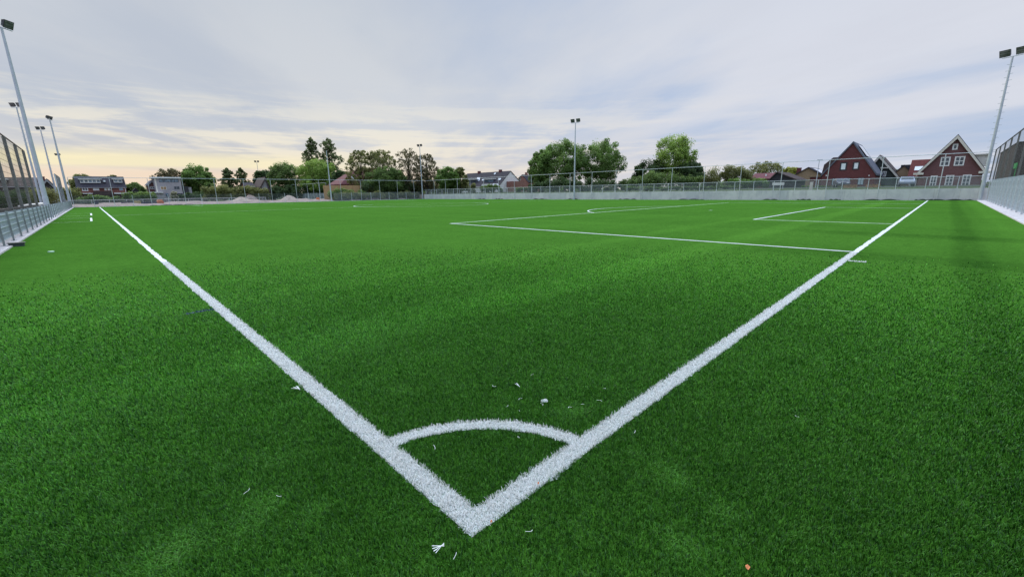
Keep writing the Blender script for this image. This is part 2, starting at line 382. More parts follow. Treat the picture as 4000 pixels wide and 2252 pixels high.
strip([(PB+.1, 5.45), (PW-PB-.05, 5.45)], .13, .007, 'goal_area_line', 'front line of the small goal box', M_wt)
strip([(PW-PB-.05, 5.4), (PW-PB-.05, LW)], .13, .006, 'goal_area_line', 'far side line of the small goal box', M_wtf)
th0 = math.asin(5.5/9.15)
strip([(PW/2+9.1*math.cos(a), 11+9.1*math.sin(a)) for a in np.linspace(math.pi-th0, th0, 50)], .12, .008, 'penalty_arc', 'white curved line bulging from the front of the penalty box', M_wt)
strip([(PW/2+9.1*math.cos(a), PL/2+9.1*math.sin(a)) for a in np.linspace(0, 2*math.pi, 90)], .12, .008, 'centre_circle', 'large white circle in the middle of the pitch', M_wt)
strip([(PW/2-.11, 11), (PW/2+.11, 11)], .22, .006, 'penalty_spot', 'small white spot inside the penalty box', M_wt, 0)
strip([(10.35, -.02), (10.35, -.32)], .08, .006, 'corner_distance_mark', 'short white dash outside the goal line near the penalty box', M_wt)
strip([(-.32, 5.62), (-.01, 5.62)], .07, .006, 'blue_line_mark', 'short dark blue dash touching the left touch line', M_blue)
strip([(-1.12, 39.3), (-1.12, 46)], .12, .006, 'technical_area_dash', 'nearer and longer of two white dashes in the left run-off strip', M_wt)
strip([(-1.08, 52.8), (-1.08, 60)], .12, .006, 'technical_area_dash', 'farther of two white dashes in the left run-off strip', M_wt)
for y, lab in ((38.9, 'nearest'), (46.3, 'second nearest'), (52.6, 'third nearest'), (61, 'farthest')):
    strip([(-3.0, y), (-1.1, y)], .07, .005, 'turf_seam', f'{lab} of the four pale seams crossing the left run-off strip', M_wtf)
# other end
strip([(PA, PL-LW), (PA, PL-16.5), (PW-PA, PL-16.5), (PW-PA, PL-LW)], .1, .006, 'penalty_area_line', 'penalty box at the far end of the pitch', M_wtf)

# ------------------------------------------------------------------ turf fibres near the corner
def in_white(x, y, e=0.0):
    r = np.hypot(x, y)
    a = (x > 0-e) & (x < LW+e) & (y > 0-e); bb = (y > 0-e) & (y < LW+e) & (x > 0-e)
    c = (r > .89-e) & (r < .99+e) & (x > 0) & (y > 0)
    d = (x > PA-.015-e) & (x < PA+.115+e) & (y > 0) & (y < 16.5)
    k = (np.abs(x-10.35) < .04) & (y < 0) & (y > -.32)
    return a | bb | c | d | k
def in_blue(x, y): return (np.abs(y-5.62) < .05) & (x < 0) & (x > -.32)
def blobs(x, y, pts):
    f = np.zeros_like(x)
    for bx, by, br, s_ in pts: f += s_*np.exp(-((x-bx)**2+(y-by)**2)/(br*br))
    return f
def wav(x, y, s_, ph):   # cheap smooth noise
    return (np.sin(x*s_*1.0+ph+1.7*np.sin(y*s_*.7+ph*2))*np.sin(y*s_*1.13+ph*1.7+1.3*np.sin(x*s_*.8-ph)))
def fibres(N, r0, r1, a0, a1, seed, dens_pow=2.0):
    q_ = np.random.RandomState(seed); u_ = q_.rand(N)
    # density ~ 1/r^2 outside, constant inside ri
    ri = 2.4; A = (ri*ri-r0*r0)/2; B = ri*ri*np.log(r1/ri); tt = u_*(A+B)
    r = np.where(tt < A, np.sqrt(r0*r0+2*np.minimum(tt, A)), ri*np.exp(np.maximum(tt-A, 0)/(ri*ri)))
    a = a0+(a1-a0)*q_.rand(N); return CX+r*np.cos(a), CY+r*np.sin(a), r, q_
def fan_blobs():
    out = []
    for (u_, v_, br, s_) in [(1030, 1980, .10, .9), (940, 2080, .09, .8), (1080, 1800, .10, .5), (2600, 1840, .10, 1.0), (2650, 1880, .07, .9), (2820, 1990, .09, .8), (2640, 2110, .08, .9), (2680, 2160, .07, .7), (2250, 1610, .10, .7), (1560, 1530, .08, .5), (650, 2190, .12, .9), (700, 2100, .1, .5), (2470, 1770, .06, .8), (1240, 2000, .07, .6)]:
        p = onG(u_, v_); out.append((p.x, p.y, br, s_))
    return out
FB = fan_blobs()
def make_fibres(name, label, N, seed, white):
    x, y, r, q_ = fibres(N, 1.15, 13.0, YAW-1.25, YAW+1.25, seed)
    ins = (x > -3.03) & (x < 66) & (y > -3.62)
    wm = in_white(x, y, .004)
    fade = np.clip((13.0-r)/8.0, 0, 1)**1.3
    keep = ins & (wm if white else ~wm) & (q_.rand(len(x)) < (np.where(r < 4, .60, .60+.40*np.clip((r-4)/4, 0, 1)) if white else fade))
    x, y, r = x[keep], y[keep], r[keep]; n_ = len(x)
    sc = np.maximum(1.0, r/2.4)
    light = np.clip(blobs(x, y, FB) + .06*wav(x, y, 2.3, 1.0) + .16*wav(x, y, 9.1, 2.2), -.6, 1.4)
    L = (.022 + .010*q_.rand(n_))*(1.05 if white else 1.0)*np.minimum(sc, 2.0)**.2
    wd = (.0020+.0010*q_.rand(n_))*sc**.88*(1.15 if white else 1)
    lean = np.clip(q_.normal(.55, .3, n_) + np.clip(light, 0, 1)*.35, .05, 1.35)
    az = q_.rand(n_)*2*np.pi; nap = YAW+2.5+.6*wav(x, y, 1.1, .3)
    mixn = q_.rand(n_) < .45; az = np.where(mixn, nap+q_.normal(0, .7, n_), az)
    dx, dy = np.cos(az), np.sin(az)
    wa = az+np.pi/2+q_.normal(0, .6, n_); wx, wy = np.cos(wa)*wd/2, np.sin(wa)*wd/2
    h1 = L*.55*np.cos(lean*.55); o1 = L*.55*np.sin(lean*.55); h2 = h1+L*.45*np.cos(lean*1.3); o2 = o1+L*.45*np.sin(lean*1.3)
    z0 = np.full(n_, -.001)
    V = np.stack([np.stack([x-wx, y-wy, z0], 1), np.stack([x+wx, y+wy, z0], 1),
                  np.stack([x+dx*o1+wx, y+dy*o1+wy, h1], 1), np.stack([x+dx*o1-wx, y+dy*o1-wy, h1], 1),
                  np.stack([x+dx*o2+wx*.45, y+dy*o2+wy*.45, h2], 1), np.stack([x+dx*o2-wx*.45, y+dy*o2-wy*.45, h2], 1)], 1).reshape(-1, 3)
    i = np.arange(n_)[:, None]*6
    F = np.concatenate([i+np.array([[0, 1, 2, 3]]), i+np.array([[3, 2, 4, 5]])], 0)
    if white:
        c0 = np.array([.93, .93, .90]); base = c0[None, :]*(.85+.2*q_.rand(n_))[:, None]
        base = np.clip(base, 0, .97)
    else:
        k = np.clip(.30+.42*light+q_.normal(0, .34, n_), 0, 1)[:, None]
        far = np.clip((r-2)/7, 0, 1)[:, None]
        base = (np.array([.006, .056, .003])*(1-k)+np.array([.108, .345, .032])*k)*(.95+1.05*far)  # blades coloured lighter with distance to offset their self-shading
        yel = (q_.rand(n_) < .07)[:, None]; base = np.where(yel, np.array([.10, .25, .035]), base)
        # rolled turf seams and lighter nap bands
        tone = 1.08 + .26*np.exp(-((y-3.1)/.45)**2) + .10*np.exp(-((y-1.9)/.12)**2) + .06*wav(x, y*4, .45, .9) - .22*np.exp(-((y+1.9)/.25)**2)
        base = base*tone[:, None]
        bl = in_blue(x, y)[:, None]; base = np.where(bl, np.array([.006, .045, .12]), base)
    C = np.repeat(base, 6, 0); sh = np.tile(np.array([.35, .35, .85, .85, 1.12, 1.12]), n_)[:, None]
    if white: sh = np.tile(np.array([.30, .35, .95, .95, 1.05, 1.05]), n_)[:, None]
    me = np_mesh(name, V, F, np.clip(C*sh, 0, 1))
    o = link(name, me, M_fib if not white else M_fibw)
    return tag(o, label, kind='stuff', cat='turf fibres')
M_fib = attr_leaf('green_fibre', .25, .42, .35); M_fibw = attr_leaf('white_fibre', .42, .5, .3)
make_fibres('green_turf_fibres', 'green synthetic grass blades of the pitch around the near corner', 850000, 11, False)
make_fibres('white_turf_fibres', 'white synthetic grass blades forming the lines at the near corner', 1300000, 12, True)
print('fibres done')

# ------------------------------------------------------------------ loose litter on the turf
def strand_mesh(mb, p, ang, ln, wd=.0022, lift=.03, curl=.3):
    pts = []
    for k in range(5):
        s_ = (k/4-.5)*ln; a = ang+curl*(k/4-.5)*2
        pts.append(Vector((p[0]+math.cos(a)*s_, p[1]+math.sin(a)*s_, lift+.002*math.sin(k*1.5))))
    for a, b in zip(pts[:-1], pts[1:]):
        d = (b-a).normalized(); nr = Vector((-d.y, d.x, 0))*wd
        mb.quad(a-nr, b-nr, b+nr, a+nr)
M_fibre_lit = mat('loose_fibre', (.75, .78, .74), .5, .05)
rl = random.Random(5); mb = MB()
for k in range(13):
    u_, v_ = rl.gauss(2080, 130), rl.gauss(1590, 60)
    if k > 16: u_, v_ = rl.uniform(1700, 2250), rl.uniform(1680, 1780)
    p = onG(u_, v_); strand_mesh(mb, p, rl.uniform(0, 6.3), rl.uniform(.015, .045), .0009+.0007*rl.random(), .030, rl.uniform(-.9, .9))
for u_, v_ in [(970, 1935), (1090, 1955), (1780, 2190), (2068, 2095), (2480, 1700), (3110, 1640), (1700, 1760)]:
    p = onG(u_, v_); strand_mesh(mb, p, rl.uniform(0, 6.3), rl.uniform(.03, .05), .0010, .029, rl.uniform(-.4, .4))
tag(mb.build('loose_white_strands', M_fibre_lit), 'loose white fibre strands scattered on the green turf beyond the corner arc', 'fibre litter', kind='stuff')
def tuft(u_, v_, label, sz, n_=7, a0=0.0):
    p = onG(u_, v_, .03); mb = MB(); n_ += 3
    for k in range(n_):
        a = a0 + (k-n_/2)*.10; d = Vector((math.cos(a), math.sin(a), 0)); nr = Vector((-d.y, d.x, 0))*.0017
        b0 = Vector((0, 0, .004+.002*k)); e = d*sz*(1+.06*math.sin(k*2.1)) + Vector((0, 0, .010+.004*(k % 3)))
        mb.quad(b0-nr*.6, e-nr, e+nr, b0+nr*.6)
    o = mb.build('white_fibre_tuft', M_fibre_lit); o.location = (p.x, p.y, .024)
    return tag(o, label, 'fibre tuft', 'cut tufts of white fibre lying on the turf')
tuft(1735, 2130, 'fan shaped tuft of cut white fibres just below the corner of the lines', .05, 7, YAW+2.1)
tuft(2113, 1568, 'fan shaped tuft of cut white fibres beyond the corner arc', .05, 7, YAW-1.3)
tuft(2030, 1510, 'thin spread tuft of white fibres farthest beyond the corner arc', .055, 3, YAW+.6)
tuft(1172, 1522, 'white fibres sticking out sideways from the left line', .075, 6, YAW+1.1)
M_orange = mat('orange_leaf', (.62, .20, .07), .7, .2, 60)
for u_, v_, lab in [(2921, 2214, 'small orange leaf fragment on the green turf at lower right'), (2103, 1886, 'tiny orange crumb on the white line right of the corner'), (1919, 2035, 'tiny orange crumb on the white line close to the corner tip')]:
    p = onG(u_, v_, .03); mb = MB(); s_ = .009 if v_ > 2200 else .005
    mb.quad((-s_, -s_*.6, .0), (s_*.8, -s_*.8, .004), (s_, s_*.5, .009), (.0, s_*1.1, .005), (-s_*.9, s_*.4, .002))
    o = mb.build('orange_crumb', M_orange); o.location = (p.x, p.y, .028); tag(o, lab, 'debris', 'orange crumbs on the turf')

# ------------------------------------------------------------------ kerbs and left/right panel fences
k = MB(); k.box((-3.75, -3.9, -.02), (-3.03, 103.6, .045)); tag(k.build('kerb', M_curb), 'pale concrete kerb along the left panel fence', kind='structure')
k = MB(); k.box((-3.75, -4.5, -.02), (66.40, -3.62, .045)); tag(k.build('kerb', M_curb), 'pale concrete kerb along the right panel fence', kind='structure')
k = MB(); k.box((-3.03, 103.1, -.02), (66.4, 103.35, .03)); tag(k.build('kerb', M_curb), 'low concrete kerb at the far end of the turf', kind='structure')

def panel_mesh(L, H, z0, axis, hs=.2, vs=.05, w_=.0035, rb=.009):
    """double-wire panel of length L along axis, wires as thin bars"""
    g = MB(); e = w_
    def bx(s0, s1, d0, d1, a, b_):
        if axis == 'Y': g.box((d0, s0, a), (d1, s1, b_))
        else: g.box((s0, d0, a), (s1, d1, b_))
    s_ = vs/2
    while s_ < L: bx(s_-e, s_+e, -e, e, z0, z0+H); s_ += vs
    z = z0+.02
    while z < z0+H: bx(0, L, e+.0005, e+rb, z-rb*.6, z+rb*.6); bx(0, L, -e-rb, -e-.0005, z-rb*.6, z+rb*.6); z += hs
    return g.mesh('panel_mesh')
# left fence: X = -3.2, posts each 2.5 m, 1.06 m high
lf = empty('panel_fence', (-3.2, 0, .045), 'low grey steel panel fence along the left touch line', 'fence')
pm = panel_mesh(2.44, .90, .08, 'Y', .2, .05, .0042, .02); pm.materials.append(M_panel)
postg = MB(); postg.box((-.025, -.025, 0), (.025, .025, 1.06)).box((-.07, -.07, 0), (.07, .07, .012)).box((-.032, -.032, 1.0), (.032, .032, 1.07))
postm = postg.mesh('fence_post'); postm.materials.append(mat('post_weathered', (.26, .29, .29), .6, .1))
ys_l = [2.45+2.52*i for i in range(41)]
gaps = [(45.3, 47.6), (69, 71.4)]
rail_segs = []
for i, y in enumerate(ys_l):
    if y > 103.2: break
    o = bpy.data.objects.new('fence_post', postm); COL.objects.link(o); o.parent = lf; o.location = (0, y, 0)
    if i+1 < len(ys_l) and y+2.5 < 103.4 and not any(a < y+1.2 < b_ for a, b_ in gaps):
        o = bpy.data.objects.new('mesh_panel', pm); COL.objects.link(o); o.parent = lf; o.location = (-.045, y+.03, .05)
# right fence: Y = -4.18, lower 2.05 m panels, black posts and netting above to 5.2 m
rf = empty('tall_panel_fence', (0, -4.18, .045), 'tall fence on the right with grey steel panels below and black netting above', 'fence')
pm2 = panel_mesh(2.46, 2.0, 0, 'X', .2, .05, .0042); pm2.materials.append(M_panel)
pg = MB(); pg.box((-.04, -.04, 0), (.04, .04, 2.04)).box((-.09, -.09, 0), (.09, .09, .012)); pgm = pg.mesh('fence_post'); pgm.materials.append(M_galv_l)
pg = MB(); pg.box((-.045, -.045, 2.041), (.045, .045, 5.02)); pgb = pg.mesh('net_post'); pgb.materials.append(mat('post_grey_dark', (.16, .16, .15), .6, .1))
for x in [65.35-5.13*i for i in range(12)]:
    o = bpy.data.objects.new('net_post', pgb); COL.objects.link(o); o.parent = rf; o.location = (x, 0, 0)
x = 63.6; xsr = []
while x > 8: xsr.append(x); x -= 2.52
for i, x in enumerate(xsr):
    o = bpy.data.objects.new('fence_post', pgm); COL.objects.link(o); o.parent = rf; o.location = (x, 0, 0)
    if i: o = bpy.data.objects.new('mesh_panel', pm2); COL.objects.link(o); o.parent = rf; o.location = (x+.03, -.075, .05)
o = bpy.data.objects.new('mesh_panel', pm2); COL.objects.link(o); o.parent = rf; o.location = (64.6, -.075, .05); o.scale = (.55, 1, 1)
g = MB(); g.box((xsr[-1], -.03, 5.02), (65.4, .03, 5.08)); g.build('top_rail', M_black, rf)
g = MB(); g.quad((xsr[-1], .06, 2.03), (65.4, .06, 2.03), (65.4, .06, 5.03), (xsr[-1], .06, 5.03)); g.build('netting', M_net, rf)

# left black netting sections behind the low fence
def net_section(X, y0, y1, npost, zt, label, m_, solid=False):
    e = empty('net_fence', (X, y0, 0), label, 'net fence', 'black net fences behind the left panel fence')
    g = MB(); g.quad((.02, 0, .55 if not solid else .3), (.02, y1-y0, .55 if not solid else .3), (.02, y1-y0, zt), (.02, 0, zt)); g.build('netting', m_, e)
    for i in range(npost):
        y = (y1-y0)*i/(npost-1); p = MB(); p.box((-.07, y-.07, 0), (.07, y+.07, zt)); p.build('net_post', MATS['post_grey_dark'] if not solid else M_galv, e)
    g = MB(); g.box((-.03, 0, zt), (.03, y1-y0, zt+.05)); g.build('top_rail', mat('rust_rail', (.09, .05, .04), .7, .2), e)
    return e
net_section(-3.85, 11.1, 47.0, 8, 5.0, 'long black net fence with thick posts nearest behind the left panel fence', M_netl)
net_section(-3.9, 88.5, 103.0, 4, 4.95, 'dark netting section at the far end of the left fence', netting('dark_net_dense', (.02, .022, .024), .8), True)
g = MB(); g.box((-3.95, 8, 0), (-3.80, 45, 1.10)); tag(g.build('board_stack', mat('dark_board', (.05, .045, .042), .8, .2)), 'dark low boarding along the foot of the left net fence', 'boarding')
g = MB(); g.box((-4.6, 44.2, 1.02), (-4.2, 47, 1.10)); g.box((-4.5, 44.5, 0), (-4.4, 44.6, 1.02)); g.box((-4.5, 46.6, 0), (-4.4, 46.7, 1.02)); tag(g.build('bench_top', M_white), 'white bench plank behind the first gap of the left fence', 'bench')
g = MB(); g.box((-4.7, 49.5, 1.02), (-4.2, 66, 1.12))
for yy in (50, 55, 60, 65): g.box((-4.5, yy, 0), (-4.4, yy+.1, 1.02))
tag(g.build('rail_plank', M_white), 'long white plank rail behind the left fence beside the second mast', 'rail')

# ------------------------------------------------------------------ floodlight masts
def floodlight(x, y, zt, label, az, r0=.15, rungs=False, lamps=2, zb=0, big=1.0, group='floodlight masts around the pitches'):
    """az: direction the crossbar's lamps face"""
    e = empty('floodlight_mast', (x, y, zb), label, 'floodlight', group)
    H = zt-zb
    g = MB(); g.tube([(0, 0, 0), (0, 0, H*.12), (0, 0, H*.121), (0, 0, H)], [r0, r0*.97, r0*.9, r0*.42], 12)
    g.box((-r0*1.6, -r0*1.6, 0), (r0*1.6, r0*1.6, .03)); g.build('pole', M_galv, e, smooth=False)
    if rungs:
        rg = MB(); z = 3.0; k_ = 0
        sd_ = (-math.sin(az), math.cos(az))
        while z < H-.4:
            s_ = 1 if k_ % 2 else -1; rr = r0*(1-.55*z/H)
            rg.tube([(0, 0, z), (sd_[0]*s_*(rr+.22), sd_[1]*s_*(rr+.22), z)], .018, 5); z += .3; k_ += 1
        rg.build('climbing_rungs', M_galv, e)
    if lamps:
        dx, dy = math.cos(az), math.sin(az); sx_, sy_ = -dy, dx
        g = MB(); g.tube([(sx_*-.75, sy_*-.75, H-.02), (sx_*.75, sy_*.75, H-.02)], .035, 6); g.build('crossbar', M_galv, e)
        for s_ in (-1, 1):
            c = Vector((sx_*.52*s_*big, sy_*.52*s_*big, H+.36*big)); D = Vector((dx, dy, 0)); S = Vector((sx_, sy_, 0))
            tilt = Vector((dx*.93, dy*.93, -.36)).normalized(); U = S.cross(tilt).normalized();
            if U.z < 0: U = -U
            w_, h_, d_ = .35*big, .29*big, .09*big
            g = MB(); f0 = [c + tilt*d_ + S*a + U*b_ for a, b_ in ((-w_, -h_), (w_, -h_), (w_, h_), (-w_, h_))]; b0 = [c - tilt*d_ + S*a + U*b_ for a, b_ in ((-w_*.85, -h_*.8), (w_*.85, -h_*.8), (w_*.85, h_*.8), (-w_*.85, h_*.8))]
            g.quad(*f0); g.quad(*b0)
            for k_ in range(4): g.quad(f0[k_], f0[(k_+1) % 4], b0[(k_+1) % 4], b0[k_])
            for k_ in range(7):   # cooling fins at the back
                a = -w_*.8 + k_*w_*1.6/6; p = c - tilt*d_
                g.prism([p+S*(a-.008)-U*h_*.75, p+S*(a+.008)-U*h_*.75, p+S*(a+.008)+U*h_*.75, p+S*(a-.008)+U*h_*.75], -tilt*.07)
            hd_ = g.build('lamp_head', M_lamp, e)
            for a0_, a1_ in ((-.88, -.42), (-.3, .3), (.42, .88)):
                gl = MB(); gl.quad(*[c + tilt*(d_+.006) + S*a*w_*.9 + U*b_ for a, b_ in ((-1, h_*a0_), (1, h_*a0_), (1, h_*a1_), (-1, h_*a1_))]); gl.build('lens', M_lens, hd_)
            g = MB(); g.tube([c - U*(h_*.9) - S*0, c - Vector((0, 0, .37*big))], .02, 5)
            g.tube([c - S*w_*1.1 + U*.05, c - S*w_*1.1 - U*.2, c - S*.15 - Vector((0, 0, .37*big))], .014, 5); g.build('lamp_bracket', M_galv, e)
    return e
floodlight(-3.51, 50.2, 14.05, 'tallest looking floodlight mast at the left edge beside the panel fence', R(-40), .18, False, 2, big=1.0)
floodlight(-3.40, 104.3, 14.2, 'floodlight mast at the far left corner of the pitch', R(-20), .20, False, 2, big=.9)
floodlight(-6.45, 99, 15.0, 'left floodlight mast with climbing rungs behind the nearest mast', R(225), .17, True, 2)
floodlight(-5.59, 128.4, 15.0, 'floodlight mast with rungs standing between the two smooth left masts', R(225), .19, True, 2)
floodlight(-5.81, 201, 15.0, 'most distant floodlight mast just left of the far corner mast', R(225), .15, False, 2)
floodlight(47, 186, 14.0, 'distant floodlight mast behind the sand heaps', R(230), .15, False, 2)
floodlight(40.98, 103.7, 11.8, 'bare mast without lamps in the far end fence', R(225), .17, False, 0)
floodlight(66.15, 102.6, 14.1, 'floodlight mast at the far corner where the concrete wall begins', R(195), .17, False, 2)
floodlight(66.0, 49.4, 14.0, 'floodlight mast in front of the middle of the concrete wall', R(190), .17, False, 2, big=1.1)
floodlight(66.05, -3.85, 13.9, 'floodlight mast with climbing rungs at the right end of the wall', R(152), .17, True, 2, big=1.15)

# ------------------------------------------------------------------ concrete wall with railing
wl = empty('concrete_wall', (66.42, -4.3, 0), 'long grey precast concrete wall behind the far touch line', 'wall')
m = bpy.data.materials.new('wall_concrete'); m.use_nodes = True; q = NT(m.node_tree); b = q.n['Principled BSDF']; b.inputs['Roughness'].default_value = .9; b.inputs['Specular IOR Level'].default_value = .2
oi = q.add('ShaderNodeObjectInfo').outputs['Random']; P = q.add('ShaderNodeNewGeometry').outputs['Position']
n1 = q.noise(P, .9, 5, .65); n2 = q.noise(q.mapping(P, scale=(1, 4, .5)), 1.2, 4, .6)
base = q.mix(oi, (.54, .54, .55, 1), (.68, .66, .64, 1)); base = q.mix(q.mapr(n1, .35, .7, 0, .45), base, (.36, .36, .39, 1)); base = q.mix(q.mapr(n2, .58, .75, 0, .35), base, (.2, .2, .21, 1))
q.put(b.inputs['Base Color'], base); MATS['wall_concrete'] = m
random.seed(4); yy = 0
wid = []
while yy < 106.4: w_ = 2.0; w_ = min(w_, 106.45-yy); wid.append((yy, w_)); yy += w_
for a, w_ in wid:
    g = MB(); g.box((0, a+.008, -.05), (.12, a+w_-.008, 1.30+random.uniform(-.006, .006))); g.build('wall_panel', m, wl)
rl_ = empty('wall_railing', (66.56, -4.2, 1.25), 'waist high galvanised mesh railing on top of the concrete wall', 'railing')
g = MB(); g.tube([(0, 0, 1.29), (0, 106.3, 1.29)], .03, 6); g.build('top_rail', M_galv_l, rl_)
g = MB(); g.quad((.04, 0, .1), (.04, 106.3, .1), (.04, 106.3, 1.26), (.04, 0, 1.26)); g.build('wire_mesh', M_wire, rl_)
g = MB(); g.box((-.03, -.03, 0), (.03, .03, 1.29)); pmh = g.mesh('railing_post'); pmh.materials.append(M_galv_l)
y = -2.0
while y < 101.8:
    o = bpy.data.objects.new('railing_post', pmh); COL.objects.link(o); o.parent = rl_; o.location = (0, y+4.2, 0); y += 2.52
tf = empty('ball_stop_frame', (66.32, -.6, 0), 'tall thin posts with one top rail in front of the concrete wall', 'ball stop fence')
g = MB(); g.tube([(0, 0, 0), (0, 0, 4.95)], .038, 8); tpm = g.mesh('tall_post'); tpm.materials.append(M_galv_l)
for i in range(21):
    if i == 20: continue
    o = bpy.data.objects.new('tall_post', tpm); COL.objects.link(o); o.parent = tf; o.location = (0, 5.13*i, 0)
g = MB(); g.tube([(0, -3.6, 4.95), (0, 103.4, 4.95)], .036, 6); g.build('top_rail', M_galv_l, tf)

# far end fence Y = 103.2
ff = empty('end_fence', (-3, 103.25, 0), 'tall post and rail ball stop fence across the far end', 'ball stop fence')
g = MB(); g.tube([(0, 0, 5.0), (69.3, 0, 5.0)], .036, 6); g.build('top_rail', M_galv_l, ff)
for i in range(14):
    o = bpy.data.objects.new('tall_post', tpm); COL.objects.link(o); o.parent = ff; o.location = (-.1+3-2.9+5.147*i, 0, 0)
g = MB(); g.box((-.03, -.03, 0), (.03, .03, 2.02)); spm = g.mesh('short_post'); spm.materials.append(M_galv_l)
for i in range(13):
    o = bpy.data.objects.new('short_post', spm); COL.objects.link(o); o.parent = ff; o.location = (2.57+5.147*i, .05, 0)
g = MB(); g.quad((44.4, .08, .05), (69, .08, .05), (69, .08, 2.0), (44.4, .08, 2.0)); g.build('wire_mesh', M_wire, ff)
g = MB(); g.quad((0, .09, .05), (44.2, .09, .05), (44.2, .09, 2.0), (0, .09, 2.0)); g.build('wire_mesh', netting('wire_mesh_thin', (.3, .33, .35), .10), ff)

# second ball-stop fence going away behind the sand heaps
f2 = empty('second_ball_stop', (49.5, 128, 0), 'second post and rail fence running away behind the sand heaps', 'ball stop fence')
for i in range(16):
    g = MB(); g.tube([(0, 5.13*i, 0), (0, 5.13*i, 5.0)], .04, 6); g.build('tall_post', M_galv_l, f2)
g = MB(); g.tube([(0, 0, 5.0), (0, 77, 5.0)], .04, 6); g.build('top_rail', M_galv_l, f2)
g = MB(); g.quad((-.05, -2, .05), (-.05, 77, .05), (-.05, 77, 2.05), (-.05, -2, 2.05)); g.build('wire_mesh', M_wired, f2)
for i in range(31):
    g = MB(); g.box((-.08, 2.56*i-.04, 0), (-.0, 2.56*i+.04, 2.1)); g.build('short_post', M_galv_l, f2)

# low railing of the far path, Y = 112
lr = empty('pitch_railing', (-6, 116, 0), 'low white pipe railing beyond the far end of the turf', 'railing')
g = MB(); g.tube([(0, 0, 1.14), (36, 0, 1.14)], .035, 6); g.build('top_rail', M_white, lr)
for i in range(15):
    g = MB(); g.tube([(.2+2.55*i, 0, 0), (.2+2.55*i, 0, 1.12)], .032, 6); g.build('railing_post', M_galv_l, lr)
g = MB(); g.quad((0, .05, .5), (36, .05, .5), (36, .05, 1.1), (0, .05, 1.1)); g.build('wire_mesh', M_wire, lr)
# sand bank strip
sb = MB(); prof = [(104.5, 0), (106, .35), (113, .5), (120, .45), (124, 0)]
xs_ = np.linspace(-9, 62, 72)
for xx in xs_:
    for (yy, zz) in prof: sb.v.append((xx, yy+.5*math.sin(xx*.9), zz*(1+.25*math.sin(xx*.55)+.15*math.sin(xx*1.7)) - (.02 if zz == 0 else 0)))
for i in range(len(xs_)-1):
    for j in range(4): a = i*5+j; sb.f.append((a, a+5, a+6, a+1))
tag(sb.build('sand_bank', mat('pink_sand', (.30, .235, .20), .95, .15, .8, .5, 6), smooth=True), 'low bank of pinkish brown sand beyond the far end fence', kind='structure')

def heap(u_, v_, Y, wd, ht, label, m_=M_sand, seed=1):
    p = onY(u_, v_, Y); rr = random.Random(seed); g = MB(); N, K_ = 28, 9
    for k_ in range(K_+1):
        f = k_/K_; rad = wd/2*f; z = ht*(math.cos(f*math.pi)*.5+.5)**.85
        for j in range(N):
            th = 2*math.pi*j/N; rj = rad*(1+.10*math.sin(3*th+seed)+.05*math.sin(7*th)); g.v.append((rj*math.cos(th), rj*math.sin(th)*.8, z*(1+.06*math.sin(5*th+k_))))
    for k_ in range(K_):
        for j in range(N): a = k_*N+j; b_ = k_*N+(j+1) % N; g.f.append((a, b_, b_+N, a+N))
    o = g.build('sand_heap', m_, smooth=True); o.location = (p.x, p.y, .25)
    return tag(o, label, 'sand heap', 'heaps of sand at the far end')
heap(945, 790, 111, 5.2, 1.05, 'broad pale sand heap left of the distant floodlight mast', seed=1)
heap(978, 785, 118, 4.8, 1.45, 'browner sand heap partly hidden behind the broad pale one', mat('brown_sand', (.27, .2, .165), .95, .15), 2)
heap(1130, 786, 112, 5.0, 1.25, 'pale rounded sand heap in front of the second fence', seed=3)
heap(1195, 787, 112, 2.6, .5, 'small low sand heap right of the rounded one', seed=4)
heap(1245, 787, 112, 3.2, .45, 'small low sand heap below the orange barrel', seed=5)

# ------------------------------------------------------------------ foliage
def leaf_cloud(name, centers, radii, nper, ls, colors, seed, parent=None, flat=1.0, m_=None):
    q_ = np.random.RandomState(seed); centers = np.array(centers, float); radii = np.array(radii, float); n_c = len(centers)
    idx = np.repeat(np.arange(n_c), nper); n_ = len(idx)
    d = q_.normal(size=(n_, 3)); d /= np.linalg.norm(d, axis=1)[:, None]; rr = (q_.rand(n_)**.45)[:, None]
    off = d*rr*radii[idx][:, None]; off[:, 2] *= flat; P_ = centers[idx]+off
    nrm = d*.6+q_.normal(size=(n_, 3))*.6+np.array([0, 0, .35]); nrm /= np.linalg.norm(nrm, axis=1)[:, None]
    a = np.cross(nrm, q_.normal(size=(n_, 3))); a /= np.linalg.norm(a, axis=1)[:, None]; b_ = np.cross(nrm, a)
    s_ = ls*(.55+.9*q_.rand(n_))[:, None]
    V = np.stack([P_-a*s_, P_-b_*s_*.55, P_+a*s_, P_+b_*s_*.55], 1).reshape(-1, 3); F = np.arange(4*n_).reshape(-1, 4)
    c1, c2 = np.array(colors[0]), np.array(colors[1])
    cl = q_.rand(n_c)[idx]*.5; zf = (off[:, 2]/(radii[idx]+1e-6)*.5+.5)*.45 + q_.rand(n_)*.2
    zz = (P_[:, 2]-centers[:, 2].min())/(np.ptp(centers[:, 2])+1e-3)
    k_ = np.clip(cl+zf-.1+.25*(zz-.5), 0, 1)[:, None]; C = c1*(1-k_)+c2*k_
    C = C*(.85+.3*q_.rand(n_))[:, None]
    me = np_mesh(name, V, F, np.repeat(C, 4, 0)); return link(name, me, m_ or M_leaf, parent)
